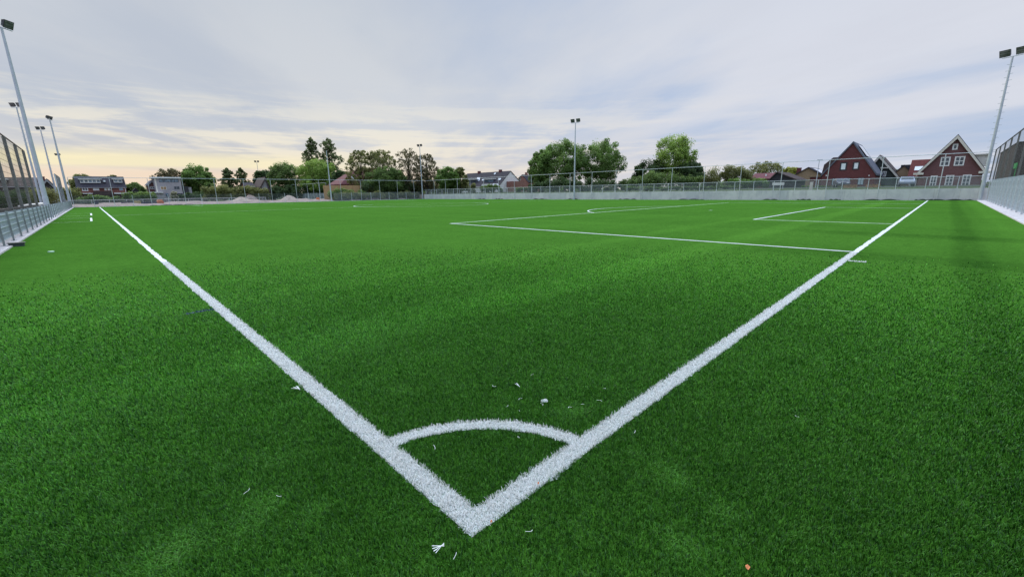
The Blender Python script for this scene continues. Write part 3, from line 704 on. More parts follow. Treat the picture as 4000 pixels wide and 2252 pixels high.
PAL = {'green': ((.050, .095, .024), (.27, .42, .10)), 'bright': ((.09, .16, .028), (.42, .58, .13)), 'dark': ((.022, .048, .020), (.13, .20, .07)),
       'olive': ((.065, .080, .026), (.34, .35, .12)), 'brown': ((.065, .062, .034), (.27, .24, .12)), 'yellow': ((.15, .17, .03), (.55, .56, .12)), 'conifer': ((.045, .068, .028), (.22, .28, .10)),
       'cream': ((.22, .22, .12), (.65, .62, .45)), 'mid': ((.050, .090, .028), (.25, .36, .10))}
TREES = 'trees and shrubs around the pitch'
def tree(name, u0, u1, vtop, dist, pal, label, shape='round', dens=1.0, seed=0, bottom=.28, group='trees behind the fences', trunk=True, ls=None, flatb=0, cat='tree', zbase=None):
    uc = (u0+u1)/2
    if dist < 0: dist = (-dist-CY)/ray(uc, 750).y      # negative: distance given as the world Y of the plant
    half = (u1-u0)/2*max(dist, 1)/FPX
    while True:                                             # keep the whole plant outside the fenced pitch
        top = atD(uc, vtop, dist)
        if top.x > 68.0+half*.8 or top.y > 105.0+half*.8 or top.x < -5: break
        dist += 1
    ct = 1/math.sqrt(1+((uc-2000)/FPX)**2)
    wd = (u1-u0)*dist/FPX*ct
    zb = elev(top.x, top.y) if zbase is None else zbase; H = top.z-zb; q_ = random.Random(seed*31+int(uc))
    wd *= {'round': 1.22, 'bush': 1.05, 'sparse': 1.42, 'cone': 1.5}[shape]; bottom = min(bottom, .14) if shape != 'round' else bottom*.6
    e = empty(name, (top.x, top.y, zb), label, cat, group)
    pts, rad = [], []
    ls = (ls or .20)*dist/120
    if shape in ('round', 'bush'):
        z0 = H*bottom; N = 150 if shape == 'round' else 60
        cz, rz, rx = (H+z0)/2, (H-z0)/2, wd/2; cr = min(rx, rz)*.23
        lob = [(q_.uniform(0, 6.283), q_.uniform(-.5, 1), q_.uniform(.10, .22)) for _ in range(7)]
        for k_ in range(N):
            while True:
                a, b_, c_ = q_.uniform(-1, 1), q_.uniform(-1, 1), q_.uniform(-1, 1)
                rr2 = abs(a)**2.2+abs(b_)**2.2+abs(c_)**2.4
                if .18 < rr2 < 1: break
            th_ = math.atan2(b_, a); k2 = 1 - .22*max(0, math.sin(3*th_+seed)*math.cos(2.3*c_+seed)) + .06*q_.uniform(-1, 1)
            rr = cr*q_.uniform(.55, 1.3)
            if q_.random() < .15: k2 *= 1.05; rr *= .55
            pts.append((a*(rx-rr*.6)*k2, b_*(rx-rr*.6)*.9*k2, cz+c_*(rz-rr*.6)*(k2*.5+.5))); rad.append(rr)
    elif shape == 'sparse':
        z0 = H*bottom; N = 300
        for k_ in range(N):
            f = q_.random(); prof = math.sin(math.pi*min(1, .15+.80*f))**.55
            th = q_.uniform(0, 6.283); r_ = wd/2*prof*q_.random()**.45*(1+.12*math.sin(3*th+seed))
            rr = wd*.062*q_.uniform(.5, 1.6)
            pts.append((r_*math.cos(th), r_*math.sin(th), z0+(H-z0-rr)*f)); rad.append(rr)
    elif shape == 'cone':
        N = 330; z0 = H*bottom
        for k_ in range(N):
            f = q_.random()**1.05; r_ = wd/2*(1-f**2.4)**.62*q_.random()**.55*(.80+.3*math.sin(f*23+seed)); th = q_.uniform(0, 6.283)
            rr = wd*.060*q_.uniform(.6, 1.5)*(1-.3*f); pts.append((r_*math.cos(th), r_*math.sin(th), z0+(H-z0-rr)*f)); rad.append(rr)
        pts.append((0, 0, H-.3)); rad.append(wd*.04)
    nper = int({'round': 120, 'bush': 110, 'sparse': 20, 'cone': 26}[shape]*dens)
    # trunk and limbs
    if trunk:
        g = MB(); tr = max(.10, H*.018); lean = q_.uniform(-.02, .02)*H
        g.tube([(0, 0, -.1), (lean*.4, 0, H*.3), (lean, 0, H*.62), (lean*1.1, 0, H*.88)], [tr*1.25, tr*.9, tr*.5, tr*.12], 7)
        order = sorted(range(len(pts)), key=lambda i_: q_.random())[:26 if shape not in ('sparse', 'cone') else 60]
        for i_ in order:
            p = Vector(pts[i_]); z1 = min(max(H*.16, p.z*(.55 if shape != 'cone' else .95)-.2), H*.85); s0 = Vector((lean*min(1, z1/H/.62), 0, z1)); mid = (s0+p)*.5+Vector((0, 0, .04*H if shape != 'cone' else 0))
            g.tube([s0, mid, p], [tr*.34, tr*.2, tr*.06], 5)
        g.build('trunk', M_barkd if pal in ('dark', 'conifer') else M_bark, e)
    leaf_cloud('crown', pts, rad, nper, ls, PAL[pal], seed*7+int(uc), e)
    # a few stray twigs of leaves outside the envelope for an uneven outline
    return e
def hedge(name, u0, u1, vtops, dist, pal, label, seed=0, depth=2.5, group='hedges and undergrowth behind the fences', zb=None, ls=None, dens=1.0, cat='hedge'):
    """uneven belt of bushes, profile vtops sampled along u0..u1"""
    plane_y = -dist if dist < 0 else None
    if plane_y is not None: dist = (plane_y-CY)/ray((u0+u1)/2, 750).y
    n_ = max(6, int((u1-u0)/14)); q_ = random.Random(seed+int(u0)); base = atD((u0+u1)/2, 750, dist); z_b = elev(base.x, base.y) if zb is None else zb
    e = empty(name, (base.x, base.y, z_b), label, cat, group)
    pts, rad = [], []
    for k_ in range(n_*4):
        f = q_.random(); u_ = u0+(u1-u0)*f; i_ = f*(len(vtops)-1); vt = vtops[int(i_)]*(1-i_ % 1)+vtops[min(int(i_)+1, len(vtops)-1)]*(i_ % 1)
        top = atD(u_, vt, dist) if plane_y is None else onY(u_, vt, plane_y); Ht = top.z-z_b; rr = min(Ht*.34, 1.25)*q_.uniform(.65, 1.1)
        Ht *= (q_.uniform(.72, 1.08) if Ht > 1.6 else 1)
        zc_ = (Ht-rr*.85) if k_ % 4 < 2 else q_.uniform(rr*.6, max(rr*.7, Ht-rr)); yo = q_.uniform(-depth/2, depth/2)
        d_ = ray(u_, vt); hx, hy = d_.x, d_.y; L_ = math.hypot(hx, hy)
        pts.append((top.x-base.x+hx/L_*yo, top.y-base.y+hy/L_*yo, zc_)); rad.append(rr)
    # inner dark mass so no sky shows through the middle
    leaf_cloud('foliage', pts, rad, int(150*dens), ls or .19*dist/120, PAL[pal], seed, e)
    return e
# far left group
tree('leafy_tree', 268, 368, 676, -184, 'olive', 'bushy brown green tree rising behind the left end of the dark roofed terrace', seed=1)
tree('leafy_tree', 410, 468, 681, -184, 'olive', 'small round tree rising behind the right end of the dark roofed terrace', seed=2)
tree('leafy_tree', 484, 560, 712, -178, 'mid', 'low green tree between the dark terrace and the small brick gable', seed=3, bottom=.1)
tree('leafy_tree', 600, 712, 656, -188, 'brown', 'lacy brownish tree directly above the grey house roof', 'sparse', 1.3, seed=4)
tree('leafy_tree', 692, 822, 640, -186, 'green', 'big broad green tree right of the grey house', seed=5, bottom=.12, dens=1.3)
tree('leafy_tree', 780, 850, 712, -160, 'mid', 'rounded low tree at the right foot of the big broad green tree', 'bush', seed=6, bottom=.05)
tree('conifer_tree', 852, 915, 654, -172, 'conifer', 'dark layered conifer, left one of the pair over the far hedge', 'cone', 1.0, seed=7, bottom=.1)
tree('conifer_tree', 905, 968, 653, -172, 'conifer', 'thin open conifer, right one of the pair over the far hedge', 'cone', .6, seed=8, bottom=.1)
tree('leafy_tree', 985, 1062, 661, 150, 'dark', 'dark tree just right of the distant floodlight mast', seed=9, dens=.8)
tree('leafy_tree', 1045, 1172, 629, 145, 'mid', 'wide round tree left of the tall twin tree', seed=10, bottom=.1)
tree('tall_tree', 1166, 1258, 537, 150, 'conifer', 'left and taller spire of the tall lacy twin trees', 'cone', 1.0, seed=11, bottom=.12)
tree('tall_tree', 1228, 1330, 539, 150, 'conifer', 'right spire of the tall lacy twin trees beside the bare mast', 'cone', 1.0, seed=12, bottom=.1)
tree('leafy_tree', 1155, 1305, 617, 140, 'bright', 'yellow green tree in front of the tall twin trees', seed=13, bottom=.08, dens=1.1)
tree('leafy_tree', 1290, 1360, 664, 135, 'dark', 'drooping dark tree between the bare mast and the maroon roof', 'sparse', 1.5, seed=14, bottom=.1)
tree('open_tree', 1355, 1448, 583, 118, 'olive', 'open ivy clad tree in front of the maroon roof', 'sparse', 1.5, seed=15, bottom=.2)
tree('open_tree', 1428, 1538, 581, 120, 'olive', 'open crowned tree, second from left in the thin leaved row', 'sparse', 1.6, seed=16, bottom=.2)
tree('leafy_tree', 1436, 1572, 646, 116, 'mid', 'dense low green tree under the thin leaved row', seed=17, bottom=.12)
tree('open_tree', 1545, 1635, 576, 120, 'brown', 'nearly bare tree left of the corner floodlight mast', 'sparse', .8, seed=18, bottom=.15)
tree('open_tree', 1625, 1700, 600, 120, 'brown', 'nearly bare tree directly behind the corner floodlight mast', 'sparse', .9, seed=19, bottom=.12)
tree('leafy_tree', 1704, 1792, 651, 120, 'green', 'compact fresh green tree right of the corner floodlight mast', seed=20, bottom=.1)
tree('open_tree', 1775, 1818, 652, 122, 'olive', 'slim thin tree against the left end of the white gabled house', 'sparse', 1.2, seed=21, bottom=.1)
# behind wall
tree('leafy_tree', 2066, 2155, 585, 112, 'green', 'smallest, left one of the three big trees behind the wall mast', seed=22, bottom=.1, dens=1.1)
tree('leafy_tree', 2120, 2300, 537, 112, 'green', 'middle big tree directly behind the wall mast', seed=23, bottom=.15, dens=1.3)
tree('leafy_tree', 2262, 2440, 539, 115, 'green', 'right one of the three big trees, spreading widest to the right', seed=24, bottom=.15, dens=1.2)
tree('leafy_tree', 2476, 2612, 621, 108, 'dark', 'dark tree at the left foot of the bright round tree', seed=25, bottom=.05)
tree('leafy_tree', 2560, 2726, 524, 105, 'bright', 'bright yellow green round tree standing highest right of the wall mast', seed=26, bottom=.25, dens=1.1)
tree('leafy_tree', 2640, 2756, 630, 103, 'dark', 'dark tree at the right foot of the bright round tree', seed=27, bottom=.05)
tree('open_tree', 2938, 3058, 628, 110, 'olive', 'thin see-through tree over the low maroon roof', 'sparse', 1.1, seed=28, bottom=.3)
tree('leafy_tree', 3050, 3128, 648, 108, 'yellow', 'yellow green tree beside the tan gabled house', seed=29, bottom=.2, dens=.7)
hedge('hedge', 2068, 2450, [722, 700, 690, 695, 690, 700, 712], 100, 'dark', 'long dark hedge under the three big trees', 1)
hedge('hedge', 2430, 2770, [705, 690, 672, 668, 680, 690, 690], 98, 'mid', 'mixed green hedge under the bright round tree', 2)
hedge('hedge', 2755, 2945, [668, 648, 652, 650, 645, 660, 690], 95, 'olive', 'dense olive brown hedge block right of the bright round tree', 3, dens=1.4)
hedge('hedge', 2850, 3018, [697, 696, 696, 695], 92, 'green', 'trimmed flat green hedge in front of the low maroon roof', 4, 1.2, dens=1.3)
hedge('hedge', 3440, 3520, [690, 683, 688], 96, 'yellow', 'small yellowish bush right of the dark red house', 5, 1.2)
hedge('hedge', 3560, 3860, [722, 722, 721, 721], 80, 'green', 'low trimmed hedge in front of the white trimmed gable house', 6, .8, dens=1.3)
hedge('hedge', 3130, 3480, [726, 728, 728, 727], 78, 'green', 'low rough verge of plants behind the wall railing', 7, .8)
hedge('hedge', 2440, 2900, [728, 729, 728, 727], 80, 'mid', 'low green growth behind the railing under the dark trees', 12, .8)
hedge('hedge', 1690, 1850, [708, 700, 705, 716], 128, 'olive', 'brown green bushes right of the corner mast', 8)
hedge('hedge', 1545, 1700, [690, 686, 690, 700], -112, 'olive', 'dark bushes left of the corner mast', 9, zb=0)
hedge('hedge', 1420, 1640, [706, 722, 708, 724], -108.5, 'dark', 'dense dark ivy bushes behind the far end fence', 10, zb=0)
hedge('hedge', 1300, 1660, [758, 748, 754, 744, 752, 746, 752], -105.2, 'olive', 'green hedge directly behind the mesh of the far end fence', 11, 1.2, zb=0, dens=1.5)
hedge('hedge', 1285, 1425, [742, 733, 736, 745, 738], -107, 'mid', 'shrubs growing in front of the tan board fence', 31, 1.5, zb=0)
hedge('hedge', 790, 1040, [732, 722, 720, 726, 728, 732], -146, 'olive', 'olive bushes behind the railing and sand heaps', 13, zb=0)
hedge('hedge', 1040, 1300, [735, 725, 725, 730, 728], 138, 'dark', 'dark undergrowth below the tall twin trees', 14, zb=0)
hedge('hedge', 200, 320, [735, 728, 735], -166, 'olive', 'brown green shrubs left of the dark terrace', 15, zb=0)
hedge('hedge', 300, 480, [768, 761, 764, 766], -158, 'mid', 'garden shrubs in front of the dark terrace', 16, zb=0, dens=.8)
hedge('hedge', 480, 600, [750, 745, 752], -160, 'mid', 'garden shrubs between the terrace and the grey house', 17, zb=0)
hedge('hedge', 700, 800, [762, 748, 742], -158, 'dark', 'dark garden shrubs right of the grey house balcony', 18, zb=0)
hedge('hedge', 120, 215, [735, 731, 738], -112, 'olive', 'ochre green hedge seen between the left masts', 19, zb=0)
hedge('hedge', -200, 100, [738, 736, 742, 740], -100, 'dark', 'dark hedge behind the left net fence', 20, zb=0)
tree('flowering_shrub', 662, 692, 746, -156, 'cream', 'cream flowering shrub in front of the grey house', 'bush', .8, seed=30, bottom=.0, trunk=True, cat='shrub')
for u0, u1, vt, p_, lab in [(2000, 2080, 735, 'mid', 'green shrub left of the big trees behind the railing'), (1880, 1960, 722, 'mid', 'shrubs below the white gable'), (1700, 1780, 735, 'dark', 'dark shrub close behind the railing start')]:
    hedge('shrub', u0, u1, [vt, vt-3, vt], 118 if u0 > 1850 else 132, p_, lab, int(u0), 1.0, cat='shrub')
# distant tree line closing the horizon: uncountable mass
pts, rad = [], []; q_ = random.Random(9)
for k_ in range(900):
    a = q_.uniform(YAW-1.2, YAW+1.2); r_ = q_.uniform(225, 300); x, y = CX+r_*math.cos(a), CY+r_*math.sin(a)
    hh = 5.5+2.5*math.sin(a*9)+1.5*math.sin(a*23); rr = q_.uniform(1.6, 3.2); pts.append((x, y, q_.uniform(.5, max(1, hh-rr)))); rad.append(rr)
tag(leaf_cloud('distant_woodland', pts, rad, 60, .75, PAL['mid'], 77), 'far band of dark green treetops on the horizon', 'woodland', kind='stuff')
print('trees done')

# ------------------------------------------------------------------ buildings
B_dark = brick('brick_dark_red', (.150, .048, .048), (.09, .05, .045)); B_brown = brick('brick_brown', (.175, .078, .078), (.16, .12, .11)); B_tan = brick('brick_tan', (.30, .205, .12), (.34, .28, .2))
B_red = brick('brick_red', (.19, .065, .05), (.22, .15, .13)); B_pink = brick('brick_pink', (.28, .13, .10), (.3, .2, .17)); B_grey = brick('brick_grey', (.42, .385, .40), (.3, .29, .29))
T_dark = tiles('tiles_dark', (.045, .042, .052)); T_brown = tiles('tiles_brown', (.085, .062, .058)); T_red = tiles('tiles_red', (.125, .034, .028)); T_maroon = tiles('tiles_maroon', (.17, .065, .07)); T_slate = tiles('tiles_slate', (.13, .14, .17)); T_blue = tiles('tiles_blue', (.04, .045, .08))
class House:
    """facade on plane axis=const facing the pitch; s runs along the facade, d backwards, z up"""
    def __init__(s, axis, plane, label, cat='house', name='house', zb=None, sref=None):
        s.ax, s.pl = axis, plane; s.zb = zb; p = (plane, sref, zb) if axis == 'X' else (sref, plane, zb)
        s.root = empty(name, p, label, cat); s.o = Vector(p)
    def pt(s, a, d, z):
        p = Vector((s.pl+d, a, z)) if s.ax == 'X' else Vector((a, s.pl+d, z)); return p - s.o
    def px(s, u_, v_):
        p = onX(u_, v_, s.pl) if s.ax == 'X' else onY(u_, v_, s.pl); return (p.y, p.z) if s.ax == 'X' else (p.x, p.z)
    def dv(s, d): return Vector((d, 0, 0)) if s.ax == 'X' else Vector((0, d, 0))
    def poly(s, name, pts, d0, d1, m_, parent=None):
        """pts (s,z) polygon extruded from depth d0 to d1"""
        g = MB(); g.prism([s.pt(a, d0, z) for a, z in pts], s.dv(d1-d0)); return g.build(name, m_, parent or s.root)
    def rect(s, name, u0, v0, u1, v1, d0, d1, m_, parent=None):
        a0, z0 = s.px((u0+u1)/2, v1); a, _ = s.px(u0, (v0+v1)/2); b_, z1 = s.px(u1, (v0+v1)/2); _, z1 = s.px((u0+u1)/2, v0)
        a, b_ = min(a, b_), max(a, b_)
        return s.poly(name, [(a, z0), (b_, z0), (b_, z1), (a, z1)], d0, d1, m_, parent), (a, b_, z0, z1)
    def window(s, u0, v0, u1, v1, fm=None, gm=None, fw_=.10, mull=1, trans=0, d=-.03, name='window'):
        fm = fm or M_white; gm = gm or M_glass
        a0, z0 = s.px((u0+u1)/2, v1); a, _ = s.px(u0, (v0+v1)/2); b_, _ = s.px(u1, (v0+v1)/2); _, z1 = s.px((u0+u1)/2, v0); a, b_ = min(a, b_), max(a, b_)
        s.win(a, b_, z0, z1, fm, gm, fw_, mull, trans, d, name)
    def win(s, a, b_, z0, z1, fm, gm, fw_=.1, mull=1, trans=0, d=-.03, name='window'):
        g = MB(); dv = s.dv(.08)
        def bar(p, q1, r, t_): g.prism([s.pt(p, d, r), s.pt(q1, d, r), s.pt(q1, d, t_), s.pt(p, d, t_)], dv)
        bar(a, b_, z0, z0+fw_); bar(a, b_, z1-fw_, z1); bar(a, a+fw_, z0+fw_, z1-fw_); bar(b_-fw_, b_, z0+fw_, z1-fw_)
        for k_ in range(1, mull+1): c = a+(b_-a)*k_/(mull+1); bar(c-fw_*.35, c+fw_*.35, z0+fw_, z1-fw_)
        for k_ in range(1, trans+1):
            c = z0+(z1-z0)*k_/(trans+1); n_ = mull+1
            for j in range(n_):
                l_ = a+(b_-a)*j/n_+fw_*(.36 if j else 1); r_ = a+(b_-a)*(j+1)/n_-fw_*(.36 if j < n_-1 else 1); bar(l_, r_, c-fw_*.3, c+fw_*.3)
        f = g.build(name, fm, s.root)
        g = MB(); g.prism([s.pt(a+fw_*.8, d+.012, z0+fw_*.8), s.pt(b_-fw_*.8, d+.012, z0+fw_*.8), s.pt(b_-fw_*.8, d+.012, z1-fw_*.8), s.pt(a+fw_*.8, d+.012, z1-fw_*.8)], s.dv(.010)); g.build('pane', gm, f)
    def slope(s, name, s0, z0, s1, z1, d0, d1, th, m_, parent=None):
        """roof slab following (s0,z0)-(s1,z1) in the facade plane, running back d0..d1"""
        n_ = Vector((-(z1-z0), (s1-s0))).normalized()*th
        if n_.y < 0: n_ = -n_
        return s.poly(name, [(s0, z0), (s1, z1), (s1+n_.x, z1+n_.y), (s0+n_.x, z0+n_.y)], d0, d1, m_, parent)
    def gable(s, a, b_, ze, apex, za, depth, wallm, roofm, over=.35, zb=None, verge=None, ze2=None, th=.16):
        zb = s.zb if zb is None else zb; ze2 = ze if ze2 is None else ze2
        s.poly('wall', [(a, zb), (b_, zb), (b_, ze2), (apex, za), (a, ze)], 0, depth, wallm)
        k1 = (za-ze)/(apex-a); k2 = (za-ze2)/(b_-apex); g = MB()
        l = (a-over, ze-over*k1); r = (b_+over, ze2-over*k2); up = .02
        n1 = th*math.sqrt(1+k1*k1); n2 = th*math.sqrt(1+k2*k2)
        g.prism([s.pt(l[0], -over, l[1]+up), s.pt(apex, -over, za+up), s.pt(apex, -over, za+up+n1), s.pt(l[0], -over, l[1]+up+n1)], s.dv(depth+2*over))
        g.prism([s.pt(apex+.001, -over, za+up), s.pt(r[0], -over, r[1]+up), s.pt(r[0], -over, r[1]+up+n2), s.pt(apex+.001, -over, za+up+n1)], s.dv(depth+2*over))
        rf_ = g.build('roof', roofm, s.root)
        if verge:
            t_ = .42; g = MB()
            g.prism([s.pt(l[0], -over-.05, l[1]-t_*.75), s.pt(apex, -over-.05, za-t_*.9), s.pt(apex, -over-.05, za+up+n1*.55), s.pt(l[0], -over-.05, l[1]+up+n1*.55)], s.dv(.045))
            g.prism([s.pt(apex+.001, -over-.05, za-t_*.9), s.pt(r[0], -over-.05, r[1]-t_*.75), s.pt(r[0], -over-.05, r[1]+up+n2*.55), s.pt(apex+.001, -over-.05, za+up+n1*.55)], s.dv(.045))
            g.build('verge_board', verge, s.root)
        return rf_
    def eaves(s, a, b_, ze, zr, depth, wallm, roofm, over=.3, zb=None, gutter=None, th=.15, zeb=None, dr=None):
        """ridge parallel to facade"""
        zb = s.zb if zb is None else zb; zeb = ze if zeb is None else zeb; dr = depth/2 if dr is None else dr; g = MB()
        pr = [(0, zb), (depth, zb), (depth, zeb), (dr, zr), (0, ze)]
        g.prism([s.pt(a, d, z) for d, z in pr], s.pt(b_, 0, 0)-s.pt(a, 0, 0)); g.build('wall', wallm, s.root)
        k1 = (zr-ze)/dr; k2 = (zr-zeb)/(depth-dr); g = MB(); L = s.pt(b_+over*.5, 0, 0)-s.pt(a-over*.5, 0, 0); a_ = a-over*.5
        g.prism([s.pt(a_, d, z) for d, z in [(-over, ze-over*k1+.02), (dr, zr+.02), (dr, zr+.02+th), (-over, ze-over*k1+.02+th)]], L)
        g.prism([s.pt(a_, d, z) for d, z in [(dr+.001, zr+.02), (depth+over, zeb-over*k2+.02), (depth+over, zeb-over*k2+.02+th), (dr+.001, zr+.02+th)]], L)
        rf_ = g.build('roof', roofm, s.root)
        if gutter: g = MB(); g.prism([s.pt(a_, d, z) for d, z in [(-over-.12, ze-over*k1-.05), (-over-.003, ze-over*k1-.05), (-over-.003, ze-over*k1+.10), (-over-.12, ze-over*k1+.10)]], L); g.build('gutter', gutter, s.root)
        return rf_
def mk(axis, plane, u_, v_, label, zb, cat='house', name='house'):
    p = onX(u_, v_, plane) if axis == 'X' else onY(u_, v_, plane); return House(axis, plane, label, cat, name, zb, p.y if axis == 'X' else p.x)
def chimney(h, a, d, z0, z1, w_=.6, m_=None):
    g = MB(); p = h.pt(a, d, 0); g.box((p.x-w_/2, p.y-w_/2, z0-h.o.z), (p.x+w_/2, p.y+w_/2, z1-h.o.z)); g.box((p.x-w_/2-.05, p.y-w_/2-.05, z1-h.o.z+.001), (p.x+w_/2+.05, p.y+w_/2+.05, z1-h.o.z+.1)); g.build('chimney', m_ or B_dark, h.root)

GZ = 1.62
# --- H2 white trimmed gable house (right)
h2 = mk('X', 100, 3715, 700, 'brown brick house with white verge boards and white framed windows near the right mast', GZ)
aL, zL = h2.px(3594, 668); aR, zR = h2.px(3843, 661); aA, zA = h2.px(3742, 532)
lo, hi = aR, aL
h2.gable(lo, hi, zR, aA, zA, 10, B_brown, T_dark, .38, verge=M_cream, ze2=zL)
for (a, z, s_) in ((hi, zL, 1), (lo, zR, -1)):
    g = MB(); a0, a1 = (a-.5, a+.75) if s_ > 0 else (a-.75, a+.5)
    g.prism([h2.pt(a0, -.5, z-.62), h2.pt(a1, -.5, z-.62), h2.pt(a1, -.5, z-.28), h2.pt(a0, -.5, z-.28)], h2.dv(.49)); g.build('eave_return', M_cream, h2.root)
h2.window(3673, 613, 3711, 649, M_white, M_glass, .16, 1, 1); h2.window(3728, 610.5, 3768, 647, M_white, M_glass, .16, 1, 1); h2.window(3721, 562, 3742, 585, M_white, M_glass, .17, 0, 0)
h2.window(3632, 686, 3659, 728, M_white, M_glass, .14, 1, 2); h2.window(3692, 684, 3724, 726, M_white, M_glass, .14, 1, 2); h2.window(3757, 682, 3791, 727, M_white, M_glass, .14, 1, 2)
o_, _ = h2.rect('string_course', 3690, 697, 3791, 697.8, -.02, .0, M_cream)
# dormer on its right slope
g = MB(); zz = zA-2.9; g.prism([h2.pt(lo-.4, 4.0, zz-1.7), h2.pt(lo+2.1, 4.0, zz-1.7), h2.pt(lo+2.1, 4.0, zz), h2.pt(lo-.4, 4.0, zz)], h2.dv(3)); dm = g.build('dormer', M_cream, h2.root)
g = MB(); g.prism([h2.pt(lo-.6, 3.8, zz+.001), h2.pt(lo+2.1, 3.8, zz+.001), h2.pt(lo+2.1, 3.8, zz+.18), h2.pt(lo-.6, 3.8, zz+.18)], h2.dv(3.4)); g.build('dormer_roof', M_cream, dm)
# --- H1 dark red gable house
h1 = mk('X', 100, 3315, 700, 'dark red brick house with steep gable and two shuttered upper windows', GZ)
aA, zA = h1.px(3333, 560); aL, zL = h1.px(3212, 684); aR, zR = h1.px(3420, 680)
h1.gable(aR, aL, zR, aA, zA, 11, B_dark, T_slate, .18, verge=None, ze2=zL, th=.2)
MK = mat('black_frame', (.03, .03, .035), .5)
for u0, v0, u1, v1 in ((3281, 634, 3308, 666), (3331, 632, 3357, 663)): h1.window(u0, v0, u1, v1, MK, M_blind, .2, 0, 0)
for u0, v0, u1, v1 in ((3249, 696, 3271, 723), (3300, 695, 3321, 722), (3350, 694, 3374, 722)): h1.window(u0, v0, u1, v1, MK, mat('pale_glass', (.38, .46, .50), .25, .1), .08, 1, 0)
# big roof light on right slope (side facing the camera)
kk = (zA-zR)/(aA-aR); g = MB()
def roofpt(hh, f, d, lift=.3): a = aR+(aA-aR)*f; return hh.pt(a-.2, d, zR+(zA-zR)*f+lift+.12)
g.quad(roofpt(h1, .52, 1.6), roofpt(h1, .90, 1.6), roofpt(h1, .90, 6.8), roofpt(h1, .52, 6.8)); g.build('solar_panel', M_solar, h1.root)
# left side dormer
g = MB(); g.prism([onX(a, b_, 102)-h1.o for a, b_ in ((3206, 691), (3219, 643), (3255, 615), (3290, 613), (3290, 691))], (5, 0, 0)); g.build('side_dormer', T_brown, h1.root)
o_, r_ = h1.rect('annex', 3160, 692, 3222, 730, .4, 6, B_dark); 
o_, _ = h1.rect('annex_coping', 3158, 690.4, 3222, 692, .3, 6.1, MK)
for u_ in (3395, 3228): h1.rect('wall_lamp', u_-2, 683, u_+2, 688, -.15, -.01, M_white)
# --- H5 brown roof house behind H1
h5 = mk('X', 112, 3470, 700, 'house with brown tiled roof and white edged dark gable behind the dark red house', GZ)
aA, zA = h5.px(3437, 610); aL, zL = h5.px(3368, 690); aR, zR = h5.px(3508, 690)
h5.gable(aR, aL, zR, aA, zA, 10, mat('dark_green_board', (.03, .04, .035), .7, .15), T_brown, .3, verge=M_cream, ze2=zL)
h5.window(3446, 669, 3462, 690, M_white, M_glass, .12, 1)
h5.rect('fascia', 3440, 654, 3470, 658, -.4, -.1, M_cream)
# --- H4 tan house + H3 red roof house
h4 = mk('X', 114, 3525, 700, 'tan brick house with black flat dormer between brown roof and red roof', GZ)
aA, zA = h4.px(3532, 648); aL, zL = h4.px(3500, 672); aR, zR = h4.px(3580, 690)
h4.gable(aR, aL, zR, aA, zA, 10, B_tan, T_dark, .2, ze2=zL); h4.rect('dormer', 3517, 643, 3556, 662, .8, 5, MK)
h3 = mk('X', 107, 3590, 700, 'house with bright red tiled roof left of the white trimmed gable house', GZ)
a0, z0 = h3.px(3547, 690); a1, z1 = h3.px(3645, 688); _, zr = h3.px(3590, 629)
h3.eaves(a1, a0, z0, zr*1.045, 9, B_red, T_red, .2, gutter=M_cream)
g = MB(); 
def h3r(a, f, l): return h3.pt(a, 4.5*f, z0+(zr*1.045-z0)*f+l)
am, _ = h3.px(3586, 660); g.prism([h3r(am-.55, .32, .12), h3r(am+.55, .32, .12), h3r(am+.55, .56, .12), h3r(am-.55, .56, .12)], (0, 0, .08)); g.build('skylight', M_blind, h3.root)
h3.window(3552, 694, 3580, 725, M_white, M_glass, .12, 1, 0)
# --- H6 tan gable
h6 = mk('X', 118, 3160, 700, 'tan gabled house with dark verges left of the dark red house', GZ)
aA, zA = h6.px(3158, 656); aL, zL = h6.px(3104, 685); aR, zR = h6.px(3214, 687)
h6.gable(aR, aL, zR, aA, zA, 11, B_tan, T_dark, .25, ze2=zL); chimney(h6, aA+2.2, 2, zA-1.5, zA+.1, .8, B_dark)
g = MB(); 
def r6(f, d): return h6.pt(aR+(aA-aR)*f-.05, d, zR+(zA-zR)*f+.32)
g.quad(r6(.1, 1), r6(.8, 1), r6(.8, 9), r6(.1, 9)); g.build('solar_panel', M_solar, h6.root)
# --- H7 dark hut, H8 long low maroon roof
h7 = mk('X', 98, 3040, 700, 'low hut with dark purple brown hipped roof behind the white board', GZ)
a0, z0 = h7.px(3105, 701); a1, z1 = h7.px(3008, 701); aA, zA = h7.px(3036, 674)
h7.gable(a0, a1, z0, aA, zA, 9, mat('dark_timber', (.03, .028, .035), .8, .2), T_brown, .3, ze2=z1)
h8 = mk('X', 108, 2970, 700, 'long low house with maroon roof and white flue behind the trimmed hedge', GZ)
a0, z0 = h8.px(3013, 698); a1, z1 = h8.px(2930, 700); _, zr = h8.px(2970, 680)
h8.eaves(a0, a1, z0, zr*1.03, 8, B_red, T_maroon, .3); o_, _ = h8.rect('flue', 2981, 679, 2985, 697, 1.5, 1.9, M_white)
